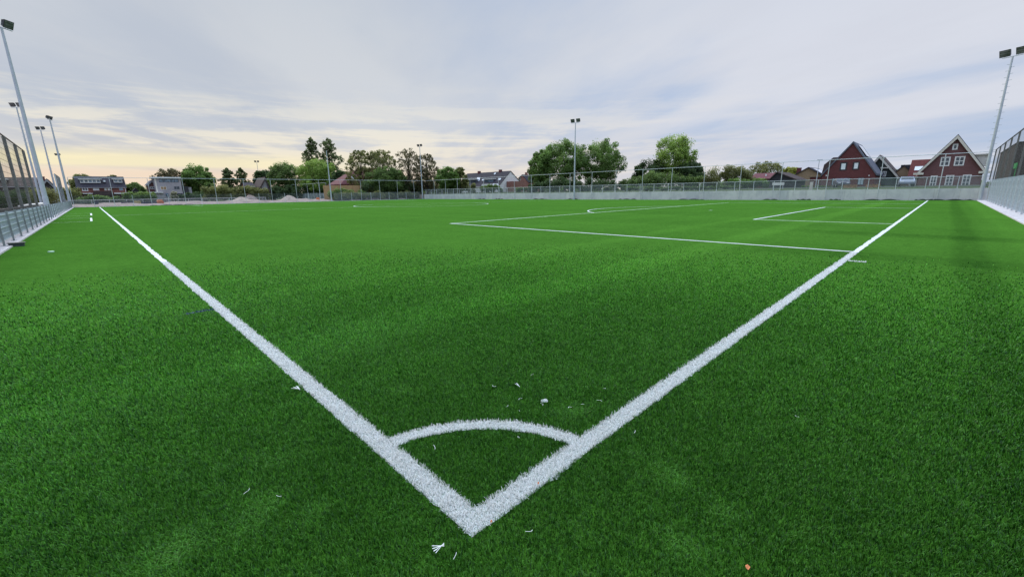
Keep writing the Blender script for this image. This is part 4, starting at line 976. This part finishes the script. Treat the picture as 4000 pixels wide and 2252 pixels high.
# --- white gabled long house
XR, XF, YE = None, None, 101.0
pf = onY(1950.8, 724, YE); pr_ = onY(1994.3, 669, YE); pb = onY(2027, 705, YE); XF = pf.x
wh = House('X', XF, 'long dark roofed house with a white triangular gable end and roof windows', zb=GZ, sref=YE)
pl = onX(1827, 681, pr_.x); dr = pr_.x-XF; dep = pb.x-XF
rf_ = wh.eaves(YE, pl.y, pf.z, pr_.z, dep, M_white, T_dark, .3, zeb=pb.z, dr=dr, gutter=M_white)
for u0, v0, u1, v1, gm in ((1893, 700, 1927, 717, M_glassb), (1822, 701, 1860, 720, M_glass)):
    p0 = onX(u0, v1, XF+1.2); p1 = onX(u1, v0, XF+1.2); g = MB(); g.box((XF+1.2, p1.y, p0.z), (XF+4.0, p0.y, p1.z)); g.v = [tuple(Vector(v)-wh.o) for v in g.v]; d_ = g.build('dormer', mat('dormer_side', (.09, .09, .12), .7), wh.root)
    g = MB(); g.box((XF+.9, p1.y-.2, p1.z+.001), (XF+4.1, p0.y+.2, p1.z+.22)); g.v = [tuple(Vector(v)-wh.o) for v in g.v]; g.build('dormer_roof', M_white, d_)
    g = MB(); n_ = 4; wdt = (p0.y-p1.y)/n_
    for k_ in range(n_): g.box((XF+1.15, p1.y+wdt*k_+.1, p0.z+.15), (XF+1.19, p1.y+wdt*(k_+1)-.1, p1.z-.15))
    g.v = [tuple(Vector(v)-wh.o) for v in g.v]; g.build('dormer_window', gm, d_)
def whr(u0, v0, u1, v1):
    # roof windows laid on the front slope
    f = lambda x: pf.z+(pr_.z-pf.z)*((x-XF)/dr)
    def hit(u_, v_):
        d = ray(u_, v_); k1 = (pr_.z-pf.z)/dr; tt = (pf.z-CH-k1*(XF-CX))/(d.z-k1*d.x); p = CAM+d*tt; return p
    c_ = [hit(u0, v1), hit(u1, v1), hit(u1+4, v0), hit(u0+4, v0)]; g = MB(); g.prism([p-wh.o+Vector((-.05, 0, .22)) for p in c_], (-.04, 0, .06)); g.build('roof_window', mat('roof_window_glass', (.55, .6, .65), .2, .05), wh.root)
for r_ in ((1861, 696, 1873, 709), (1882, 703, 1889, 708), (1945, 699, 1955, 706), (1929, 678, 1935, 684)): whr(*r_)
for u_ in (1872, 1955):
    p = onX(u_, 675, pr_.x); g = MB(); g.box((pr_.x-.4, p.y-.45, pr_.z-.5), (pr_.x+.4, p.y+.45, pr_.z+.75)); g.v = [tuple(Vector(v)-wh.o) for v in g.v]; g.build('chimney', B_dark, wh.root)
p0 = onY(1983, 733, YE-.5); p1 = onY(2027, 709, YE-.5); g = MB(); g.box((p0.x, YE-3, GZ), (p1.x, YE-.01, p1.z)); g.v = [tuple(Vector(v)-wh.o) for v in g.v]; g.build('brick_annex', B_pink, wh.root)
# caravan below
cv_ = empty('caravan', onX(1912, 740, 84), 'white caravan parked in front of the long dark roofed house', 'caravan'); cv_.location.z = elev(84, 90)
g = MB(); g.prism([(-1, -3, .4), (-1, 2.6, .4), (-1, 3, 1.4), (-1, 2.2, 2.5), (-1, -2.6, 2.5), (-1, -3, 2.1)], (2.1, 0, 0)); g.build('body', M_white, cv_)
for yy in (-2.2, -.2, 1.4): g = MB(); g.box((-1.03, yy, 1.2), (-1.0, yy+.8, 1.9)); g.build('window', M_glass, cv_)
for yy in (-.4, .4): g = MB(); g.tube([(-1.02, yy, .32), (-.8, yy, .32)], .32, 14); g.build('wheel', M_black, cv_)
# --- pink brick house beside
bh = mk('X', 112, 2040, 715, 'small pink brick gable house left of the big trees', GZ)
aA, zA = bh.px(2041, 684); aL, zL = bh.px(2026, 697); aR, zR = bh.px(2064, 712)
bh.gable(aR, aL, zR, aA, zA, 8, B_pink, T_dark, .2, ze2=zL); bh.window(2028, 693, 2034, 704, M_cream, M_glass, .1, 0); bh.window(2024, 723, 2038, 733, M_white, M_blind, .15, 0); chimney(bh, aA, 2, zA-.5, zA+.9, .7, B_pink)
# --- maroon roof house behind trees (Y plane)
mh = mk('Y', 122, 1370, 720, 'house with large maroon tiled roof and skylight right of the bare mast', 0)
a0, z0 = mh.px(1333, 721); a1, z1 = mh.px(1412, 721); _, zr = mh.px(1398, 669)
g = MB(); pL = mh.px(1348, 700)
mh.poly('wall', [(a0, 0), (a1, 0), (a1, z0), (a0, z0)], 0, 9, B_pink)
g.prism([mh.pt(a0-.2, -.3, z0), mh.pt(a1+.3, -.3, z0), mh.pt(a1+.2, 4.5, zr*1.05), mh.pt(a1-.6, 4.5, zr*1.05)], (0, 0, .15)); g.prism([mh.pt(a1+.3, 9.3, z0), mh.pt(a0-.2, 9.3, z0), mh.pt(a1-.6, 4.51, zr*1.05), mh.pt(a1+.2, 4.51, zr*1.05)], (0, 0, .15)); g.prism([mh.pt(a0-.2, 9.3, z0), mh.pt(a0-.2, -.3, z0), mh.pt(a1-.6, 4.505, zr*1.05)], (0, 0, .15)); g.build('roof', T_maroon, mh.root)
p0, _ = mh.px(1384, 700); g = MB(); g.prism([mh.pt(p0-.25, 1.0, z0+1.15), mh.pt(p0+.35, 1.0, z0+1.15), mh.pt(p0+.75, 2.2, z0+2.3), mh.pt(p0+.15, 2.2, z0+2.3)], (0, 0, .12)); g.build('skylight', M_blind, mh.root)
# wooden fences
def wood_fence(u0, u1, vt, Y, label, seed):
    a, b_ = onY(u0, vt, Y), onY(u1, vt, Y); e = empty('wooden_fence', (a.x, Y, 0), label, 'fence', 'wooden garden fences at the far end'); g = MB(); x = 0; q_ = random.Random(seed)
    while x < b_.x-a.x: g.box((x, 0, 0), (x+.14, .03, a.z+q_.uniform(-.04, .04))); x += .15
    g.build('boards', mat('fence_wood', (.42, .27, .13), .8, .2, 6, wood=(8, 8, .6)), e); x = 0
    while x < b_.x-a.x: g = MB(); g.box((x, -.12, 0), (x+.12, -.003, a.z)); g.build('fence_post', MATS['fence_wood'], e); x += 1.9
wood_fence(1262, 1415, 724, 110, 'tan wooden board fence below the maroon roof', 1)
wood_fence(1596, 1648, 714, 112, 'brownish wooden board fence just left of the corner mast', 2)
# --- brick house with white windows hidden in trees
bh2 = mk('Y', 124, 1470, 710, 'pink brick house with white windows half hidden behind the thin leaved trees', 0)
a0, z0 = bh2.px(1425, 695); a1, _ = bh2.px(1525, 700); _, zr = bh2.px(1470, 662)
bh2.eaves(a0, a1, z0, zr*1.04, 9, B_pink, T_maroon, .3)
for u0, v0, u1, v1 in ((1426, 690, 1434, 700), (1459, 697, 1478, 712), (1432, 708, 1440, 716)): bh2.window(u0, v0, u1, v1, M_white, M_glass, .14, 1)
bh3 = mk('Y', 120, 1525, 710, 'dark gabled house with pale verges behind the dense low tree', 0)
aA, zA = bh3.px(1520, 668); a0, z0 = bh3.px(1490, 703); a1, z1 = bh3.px(1558, 703); bh3.gable(a0, a1, z0, aA, zA, 8, mat('dark_timber2', (.035, .035, .04), .8), T_dark, .25, verge=M_cream, ze2=z1)
bh3.window(1508, 692, 1528, 708, M_white, M_glassb, .12, 1)
# --- white gable house with brown roof (u 1000-1045)
b4 = mk('Y', 152, 1025, 720, 'small white gabled house with wide brown roof behind the distant mast', 0)
aA, zA = b4.px(1036, 700); a0, z0 = b4.px(1021, 728); a1, z1 = b4.px(1046, 730)
b4.gable(a0, a1, z0, aA, zA, 8, M_greyp, T_brown, .5, ze2=z1, th=.35)
b5 = mk('Y', 156, 980, 725, 'low dark roofed shed left of the small white gabled house', 0)
a0, z0 = b5.px(960, 728); a1, _ = b5.px(995, 728); _, zr = b5.px(978, 716); b5.eaves(a0, a1, z0, zr*1.03, 6, B_red, T_dark, .3, gutter=M_cream)
# --- dark terrace far left
T = mk('Y', 170, 395, 740, 'brick terrace with dark roof, white dormers and white awnings at far left', 0)
a0, z0 = T.px(300, 730); a1, z1 = T.px(491, 730); _, zr = T.px(400, 699)
T.eaves(a0, a1, z0, zr*1.05+.35, 9, B_red, T_dark, .35, gutter=M_greyp)
def tdormer(hh, u0, v0, u1, v1, n_):
    a, zt_ = hh.px(u0, v0); b_, _ = hh.px(u1, v0); _, zb_ = hh.px((u0+u1)/2, v1); dd = 1.0
    g = MB(); g.prism([hh.pt(a, dd, zb_), hh.pt(b_, dd, zb_), hh.pt(b_, dd, zt_), hh.pt(a, dd, zt_)], hh.dv(2.6)); d_ = g.build('dormer', M_white, hh.root)
    g = MB(); g.prism([hh.pt(a-.3, dd-.35, zt_+.001), hh.pt(b_+.3, dd-.35, zt_+.001), hh.pt(b_+.3, dd-.35, zt_+.2), hh.pt(a-.3, dd-.35, zt_+.2)], hh.dv(3.2)); g.build('dormer_roof', M_white, d_)
    w_ = (b_-a)/n_; g = MB()
    for k_ in range(n_): g.prism([hh.pt(a+w_*k_+.14, dd-.02, zb_+.22), hh.pt(a+w_*(k_+1)-.14, dd-.02, zb_+.22), hh.pt(a+w_*(k_+1)-.14, dd-.02, zt_-.15), hh.pt(a+w_*k_+.14, dd-.02, zt_-.15)], hh.dv(.018))
    g.build('dormer_window', M_glassb, d_)
tdormer(T, 310, 700, 391, 714, 5); tdormer(T, 443, 700, 477, 713, 2)
T.window(320, 731, 344, 746, M_white, M_glass, .16, 1); T.window(363, 731, 387, 744, M_white, M_blind, .12, 1); T.window(407, 733, 418, 744, M_cream, M_blind, .12, 0); T.window(420, 733, 431, 744, M_cream, M_blind, .12, 0); T.window(465, 732, 481, 744, M_greyp, M_glassb, .1, 0)
T.rect('awning', 314, 754, 363, 757.5, -2.2, -.02, M_white); T.rect('awning', 445, 752.5, 543, 757, -2.0, -.02, M_white)
o_, _ = T.rect('lean_to', 366, 747, 437, 762, -2.5, -.01, T_brown); o_, _ = T.rect('skylight', 404, 704, 412, 710, .8, 2.6, M_blind)
T.rect('drainpipe', 489, 731, 491, 752, -.12, -.01, M_white)
# --- grey house
Gh = mk('Y', 170, 660, 740, 'three storey grey house with flat white fascia and long upper window band', 0)
a0, z0 = Gh.px(610, 730); a1, zt_ = Gh.px(710, 730); _, zt_ = Gh.px(655, 696)
Gh.poly('wall', [(a0, 0), (a1, 0), (a1, zt_), (a0, zt_)], 0, 9, B_grey); Gh.poly('fascia', [(a0-.5, zt_+.002), (a1+.15, zt_+.002), (a1+.15, zt_+.36), (a0-.5, zt_+.36)], -.5, 9.3, M_white)
Gh.window(621, 699, 697, 712, MK, M_glassb, .1, 4); Gh.window(627, 728, 651, 741, M_cream, mat('curtain', (.32, .20, .10), .7, .4, 3), .12, 1); Gh.window(679, 727, 702, 740, M_greyp, M_glass, .1, 1)
Gh.window(647, 755, 659, 768, M_glassb, M_glassb, .1, 1, name='door'); Gh.rect('dark_opening', 690, 755, 714, 766, -.02, .01, MK)
Gh.poly('corner_board', [(a0-.12, 2.2), (a0+.25, 2.2), (a0+.25, zt_), (a0-.12, zt_)], -.05, -.003, M_cream)
o_, _ = Gh.rect('side_canopy', 584, 750, 633, 753.5, -3, -.01, M_white); Gh.rect('side_wing', 586, 754, 640, 775, -2.6, -.012, M_greyp)
a, z = Gh.px(716, 757); b_, _ = Gh.px(741, 757); _, zt2 = Gh.px(730, 728); Gh.poly('balcony_wing', [(a, z), (b_, z), (b_, zt2), (a, zt2)], .5, 5, MK); Gh.poly('balcony_floor', [(a, z-.2), (b_, z-.2), (b_, z-.003), (a, z-.003)], -.6, 5, M_white)
a, z = Gh.px(742, 770); b_, _ = Gh.px(756, 770); _, zt2 = Gh.px(748, 731); Gh.poly('rear_wing', [(a, 0), (b_, 0), (b_, zt2), (a, zt2)], 1, 6, M_greyp)
# --- small brick gable left of the grey house
sg = mk('Y', 176, 590, 740, 'small brown brick gable with a white window left of the grey house', 0)
aA, zA = sg.px(592, 706); a0, z0 = sg.px(579, 720); a1, z1 = sg.px(611, 722); sg.gable(a0, a1, z0, aA, zA, 8, B_brown, T_slate, .3, verge=M_greyp, ze2=z1); sg.window(586, 729, 604, 738, M_white, M_glass, .14, 1); chimney(sg, aA+1, 3, zA-.6, zA+.8, .35, B_brown)
# --- shed roof (u 515-545, v 738)
sh = mk('Y', 168, 530, 750, 'small dark pointed garden shed between terrace and brick gable', 0)
aA, zA = sh.px(530, 737); a0, z0 = sh.px(517, 751); a1, z1 = sh.px(543, 751); sh.gable(a0, a1, z0, aA, zA, 4, mat('shed_wood', (.05, .045, .05), .8), T_dark, .2, ze2=z1)
# --- leftmost: long dark house behind netting, small gable
Lh = mk('Y', 120, 60, 730, 'long low dark roofed building behind the left net fence', 0)
a0, z0 = Lh.px(-260, 728); a1, z1 = Lh.px(143, 728); _, zr = Lh.px(70, 697)
Lh.eaves(a0, a1, z0, zr*1.03, 8, mat('dark_cladding', (.05, .04, .042), .8, .2), T_brown, .3, gutter=M_greyp)
Lh.window(12, 736, 26, 744, M_white, M_blind, .1, 0); Lh.window(-60, 736, -30, 746, M_white, M_glass, .1, 1); tdormer(Lh, 0, 701, 18, 712, 2)
Lg = mk('Y', 150, 186, 730, 'small dark gable with pale verges and thin chimney between the left masts', 0)
aA, zA = Lg.px(182, 702); a0, z0 = Lg.px(167, 721); a1, z1 = Lg.px(205, 724); Lg.gable(a0, a1, z0, aA, zA, 8, MATS['dark_cladding'], T_dark, .3, verge=M_greyp, ze2=z1); chimney(Lg, a0+.3, 2, z0, zA+.7, .4, B_dark)
# --- right side behind the net fence: club building, dark trees
cb = empty('club_building', (52, -16, 0), 'dark flat roofed building seen through the right netting', 'building')
p0, p1 = onY(3908, 600, -14), onY(3968, 600, -14)
g = MB(); g.box((min(p0.x, p1.x)-52, -4, 0), (max(p0.x, p1.x)-52, 2, p0.z)); g.build('wall', mat('club_wall', (.06, .05, .048), .8, .2), cb)
g = MB(); g.box((min(p0.x, p1.x)-52.2, -4.2, p0.z+.002), (max(p0.x, p1.x)-51.8, 2.2, p0.z+.2)); g.build('roof', M_black, cb)
rh = House('Y', -17, 'dark pitched roof hall behind the right netting', 'building', 'sports_hall', 0, 40)
p0 = onY(4020, 540, -17); g = MB(); g.prism([(-14, 0, 0), (6, 0, 0), (6, 0, 3), (-4, 0, 8.6), (-14, 0, 3)], (0, -14, 0)); g.build('wall', B_dark, rh.root)
g = MB(); g.prism([(-14.4, .3, 2.8), (-4, .3, 8.75), (-4, .3, 9.0), (-14.4, .3, 3.05)], (0, -14.6, 0)); g.prism([(-3.999, .3, 8.75), (6.4, .3, 2.8), (6.4, .3, 3.05), (-3.999, .3, 9.0)], (0, -14.6, 0)); g.build('roof', T_brown, rh.root)
p0 = onY(3962, 645, -6.5); g = MB(); g.box((p0.x-2.2, -6.6, p0.z-.42), (p0.x+.5, -6.5, p0.z+.2)); g.box((p0.x-2.1, -6.58, 0), (p0.x-2.0, -6.52, p0.z-.43)); tag(g.build('green_banner', mat('banner_green', (.05, .35, .09), .6, .1)), 'bright green blank banner seen through the right netting', 'banner')
def bush_at(x, y, H, W_, pal, label, seed):
    e = empty('shrub', (x, y, 0), label, 'shrub', 'shrubs behind the right fence'); q_ = random.Random(seed); pts = [(q_.uniform(-W_/2, W_/2), q_.uniform(-1, 1), q_.uniform(.3, H-.6)) for _ in range(24)]; leaf_cloud('crown', pts, [.8]*24, 90, .12, PAL[pal], seed, e)
    g = MB(); g.tube([(0, 0, 0), (0, 0, H*.6)], [.08, .03], 6); g.build('trunk', M_bark, e)
bush_at(60, -9, 3.3, 6, 'dark', 'dark shrubs behind the right fence close to the mast', 1); bush_at(66, -9, 3.6, 5, 'mid', 'green shrubs behind the end of the right fence', 2); bush_at(50, -9, 2.9, 7, 'dark', 'dark shrubs behind the middle of the right netting', 3); bush_at(40, -9, 3.0, 7, 'brown', 'brown shrubs behind the right netting near the frame edge', 4)

# ------------------------------------------------------------------ cars
def car(loc, rz, label, paint, name='parked_car'):
    e = empty(name, loc, label, 'car', 'cars parked in the street', rz)
    prof = [(-2.1, .35), (2.05, .35), (2.15, .55), (2.1, .78), (1.25, .95), (.55, 1.42), (-1.2, 1.45), (-1.95, 1.0), (-2.15, .9), (-2.15, .5)]
    g = MB(); n_ = len(prof)
    def wy(z): return .86 if z < .98 else .86-(z-.98)*.42
    for s_ in (-1, 1): g.v += [(x, s_*wy(z), z) for x, z in prof]
    g.f.append(tuple(range(n_-1, -1, -1))); g.f.append(tuple(range(n_, 2*n_)))
    for k_ in range(n_): a, b_ = k_, (k_+1) % n_; g.f.append((a, b_, b_+n_, a+n_))
    g.build('body', paint, e)
    g = MB(); g.quad((1.18, -.72, .99), (1.18, .72, .99), (.60, .64, 1.38), (.60, -.64, 1.38)); g.v = [(x+.02, y, z+.015) for x, y, z in g.v]; g.build('windscreen', M_glass, e)
    g = MB(); g.quad((-1.94, -.7, 1.03), (-1.94, .7, 1.03), (-1.26, .64, 1.40), (-1.26, -.64, 1.40)); g.v = [(x-.02, y, z+.015) for x, y, z in g.v]; g.build('rear_window', M_glass, e)
    for s_ in (-1, 1):
        g = MB(); g.quad((1.0, s_*.872, 1.0), (-1.7, s_*.872, 1.0), (-1.15, s_*.71, 1.38), (.5, s_*.71, 1.38)); g.build('side_window', M_glass, e)
        for x in (-1.35, 1.35):
            g = MB(); g.tube([(x, s_*.66, .32), (x, s_*.885, .32)], .32, 16); w_ = g.build('wheel', M_black, e); g = MB(); g.tube([(x, s_*.886, .32), (x, s_*.895, .32)], .19, 12); g.build('rim', M_galv, w_)
        g = MB(); g.box((2.08, s_*.55-.18, .62), (2.17, s_*.55+.18, .76)); g.build('headlight', M_blind, e)
    return e
M_silver = mat('silver_blue_paint', (.42, .48, .56), .3, .04, 2, metal=.4); M_grey_car = mat('dark_grey_paint', (.11, .11, .14), .35, .05, 2, metal=.3)
p = onX(3538, 722, 88); car((88, p.y, elev(88, 0)+.02), R(186), 'silver blue car parked between the dark red house and the white trimmed house', M_silver)
p = onX(3285, 724, 88); car((88, p.y, elev(88, 0)+.02), R(196), 'dark grey car parked in front of the dark red gable house', M_grey_car)
# small street objects
def boxobj(name, u0, v0, u1, v1, X, dep, m_, label, cat, z0=None, axis='X', group=None):
    f = onX if axis == 'X' else onY
    a = f(u0, v1, X); b_ = f(u1, v0, X); zt_ = b_.z; zb_ = a.z if z0 is None else z0
    cx = ((a+b_)/2); e = empty(name, (X if axis == 'X' else cx.x, cx.y if axis == 'X' else X, zb_), label, cat, group)
    hw = abs((a.y-b_.y) if axis == 'X' else (a.x-b_.x))/2; H = zt_-zb_; return e, hw, H
e, hw, H = boxobj('utility_cabinet', 3160, 712, 3175, 741, 71, .4, M_white, 'tall white utility cabinet standing behind the wall railing', 'cabinet', elev(71, 0))
g = MB(); g.box((0, -hw, 0), (.4, hw, H)); g.build('cabinet_body', M_cream, e); g = MB(); g.box((-.03, -hw-.03, H+.001), (.43, hw+.03, H+.06)); g.build('lid', M_white, e); g = MB(); g.box((-.015, -hw+.05, .1), (-.002, hw-.05, H-.1)); g.build('door', M_cream, e)
e, hw, H = boxobj('notice_board', 3016, 712, 3064, 724, 76, .1, M_white, 'blank white notice board on two posts behind the wall railing', 'board')
g = MB(); g.box((0, -hw, 0), (.06, hw, H)); g.build('panel', M_white, e)
for s_ in (-1, 1): g = MB(); g.box((.07, s_*hw*.8-.04, -1.0), (.14, s_*hw*.8+.04, H)); g.build('post', M_galv, e)
e, hw, H = boxobj('lamp_post', 3189, 626, 3196, 740, 90, .1, M_galv, 'thin grey street lamp between the tan gable and the dark red house', 'street lamp', elev(90, 0))
g = MB(); g.tube([(0, 0, 0), (0, 0, H)], [.07, .045], 8); g.build('pole', M_galv, e); g = MB(); g.box((-.12, -.45, H), (.12, .3, H+.1)); g.build('lamp_head', M_galv, e)
for u_, zt_, lab in ((2133, 682, 'thin grey street lamp in front of the three big trees'), (1634, 706, 'thin grey street lamp left of the corner mast'), (1891, 722, 'slim sign post beside the white caravan')):
    p = onX(u_, zt_, 92) if u_ > 1800 else onY(u_, zt_, 112); e = empty('lamp_post', (p.x, p.y, elev(p.x, p.y)), lab, 'street lamp'); H = p.z-elev(p.x, p.y)
    g = MB(); g.tube([(0, 0, 0), (0, 0, H)], [.06, .035], 8); g.build('pole', M_galv, e); g = MB(); g.box((-.1, -.3, H), (.1, .2, H+.08)); g.build('lamp_head', M_galv, e)
# planters in front of red house
for u_, lab in ((3417, 'small wooden planter right of the dark red house'), (3330, 'small dark wooden bench in front of the dark red house')):
    p = onX(u_, 722, 84); g = MB(); g.box((-.25, -.8, 0), (.25, .8, .42)); g.box((-.3, -.85, .421), (.3, .85, .48)); o = g.build('planter', mat('planter_wood', (.30, .16, .07), .8, .2)); o.location = (82, p.y, elev(82, 0)); tag(o, lab, 'planter')

# far end clutter beyond the fence
FY = 109
def clutter(name, u0, v0, u1, v1, label, cat, builder):
    a = onY(u0, v1, FY); b_ = onY(u1, v0, FY); e = empty(name, ((a.x+b_.x)/2, FY, a.z), label, cat); builder(e, (b_.x-a.x)/2, b_.z-a.z); return e
M_org = mat('orange_brick_pallet', (.45, .14, .07), .8, .2, 8); M_yel = mat('yellow_crate', (.45, .38, .20), .8, .2, 4); M_dk = mat('dark_stack', (.045, .05, .07), .6, .3, 6)
def b_house(e, w_, H):
    g = MB(); g.box((-w_, 0, 0), (w_, 1.2, H*.5)); g.build('brick_pack', M_org, e); g = MB(); g.prism([(-w_*1.05, -.05, H*.5+.01), (w_*1.05, -.05, H*.5+.01), (w_*.55, -.05, H), (-w_*.55, -.05, H)], (0, 1.3, 0)); g.build('cover', mat('orange_sheet', (.55, .22, .12), .6, .15), e)
clutter('brick_pallet', 615, 779, 638, 798, 'orange red covered pallet of bricks beyond the far fence', 'pallet', b_house)
def b_crate(e, w_, H):
    g = MB()
    for k_ in range(5): g.box((-w_, 0, H*k_/5+.02), (w_, .04, H*(k_+1)/5-.02))
    g.build('slats', M_yel, e); g = MB(); g.box((-w_+.02, .05, 0), (w_-.02, 1, H-.02)); g.build('crate_body', M_yel, e)
clutter('wooden_crate', 525, 784, 549, 797, 'pale yellow slatted crate beyond the far fence', 'crate', b_crate)
def b_stack(e, w_, H):
    n_ = max(2, int(w_*2/1.3)); 
    for k_ in range(n_):
        x0 = -w_+2*w_*k_/n_+.04; x1 = -w_+2*w_*(k_+1)/n_-.04; g = MB(); g.box((x0, 0, 0), (x1, 1, H*(.8+.2*((k_*7) % 3)/2))); g.box((x0+.1, -.03, .1), (x1-.1, -.002, H*.6)); g.build('bundle', M_dk, e)
clutter('material_stack', 474, 785, 523, 799, 'dark stack of building material left of the yellow crate', 'stack', b_stack)
clutter('material_stack', 552, 785, 613, 798, 'dark stack of building material between yellow crate and brick pallet', 'stack', b_stack)
def b_bin(e, w_, H):
    g = MB(); g.prism([(-w_*.8, 0, .1), (w_*.8, 0, .1), (w_, 0, H*.9), (-w_, 0, H*.9)], (0, .8, 0)); g.build('bin_body', M_dk, e); g = MB(); g.box((-w_*1.05, -.05, H*.9+.002), (w_*1.05, .85, H)); g.build('lid', M_dk, e)
    for s_ in (-1, 1): g = MB(); g.tube([(s_*w_*.7, .1, .1), (s_*w_*.7+.06, .1, .1)], .1, 10); g.build('wheel', M_black, e)
clutter('waste_bin', 367, 783, 384, 800, 'dark waste bin beyond the far fence near the end of the left line', 'bin', b_bin)
def b_barrel(e, w_, H):
    g = MB(); g.tube([(0, 0, 0), (0, 0, H*.3), (0, 0, H*.31), (0, 0, H)], [w_, w_*.95, w_*1.05, w_*.9], 14); g.build('drum', mat('orange_plastic', (.62, .16, .05), .5, .1), e)
clutter('orange_barrel', 1236, 771, 1248, 785, 'orange barrel on the low sand heap near the bare mast', 'barrel', b_barrel)
def rag(u_, v_, wd, lab, seed, X=None):
    p = onG(u_, v_) if X is None else onX(u_, v_, X); q_ = random.Random(seed); g = MB(); N = 12
    for i in range(N+1):
        f = i/N; hgt = (.03+.12*abs(math.sin(f*math.pi*2.3+seed)))*(1 if 0 < i < N else .2)
        for dx_ in (-.12, 0, .12): g.v.append((dx_, (f-.5)*wd, hgt if dx_ == 0 else .005) if X is not None else ((f-.5)*wd, dx_*4, hgt if dx_ == 0 else .005))
    for i in range(N):
        for j in range(2): a = i*3+j; g.f.append((a, a+3, a+4, a+1))
    o = g.build('turf_offcut', mat('dark_offcut', (.012, .022, .012), .8, .3, 10)); o.location = (X if X is not None else p.x, p.y if X is not None else 102.6, .004); tag(o, lab, 'offcut', 'dark turf offcuts along the pitch edges'); return o
offs = [(1880, 3), (1950, 2.5), (2110, 4), (2235, 3), (2450, 3.5), (2700, 4), (3008, 2), (3140, 1.6), (3262, 1.2), (3440, 3.5), (3610, 1.6), (3720, 3.2)]
names = ['first', 'second', 'third', 'fourth', 'fifth', 'sixth', 'seventh', 'eighth', 'ninth', 'tenth', 'eleventh', 'twelfth']
for k_, (u_, wd) in enumerate(offs): rag(u_, 778, wd, f'curled dark turf offcut at the wall foot, {names[k_]} counted from the left', k_, X=66.1)
rag(648, 801, 5, 'left one of two black turf offcuts at the far end below the grey house', 20); rag(693, 799, 4, 'right one of two black turf offcuts at the far end below the grey house', 21)
# block at left kerb
p = onG(85, 960); e = empty('plastic_block', (p.x-.1, p.y, 0), 'dark grey hollow block lying on the turf against the left kerb', 'block')
g = MB(); g.box((-.17, -.14, .0), (.17, .14, .10)); g.build('block_body', mat('dark_grey_plastic', (.05, .065, .07), .6, .15), e); g = MB(); g.box((-.20, -.16, .101), (.20, .16, .125)); g.build('lid', MATS['dark_grey_plastic'], e)
g = MB(); p = onG(200, 985); g.tube([(0, 0, 0), (0, 0, .03), (0, 0, .035)], [.07, .07, .05], 16); o = g.build('marker_disc', mat('pale_green', (.45, .7, .5), .6)); o.location = (p.x, p.y, .003); tag(o, 'pale flat marker disc on the turf in the left run-off', 'marker')
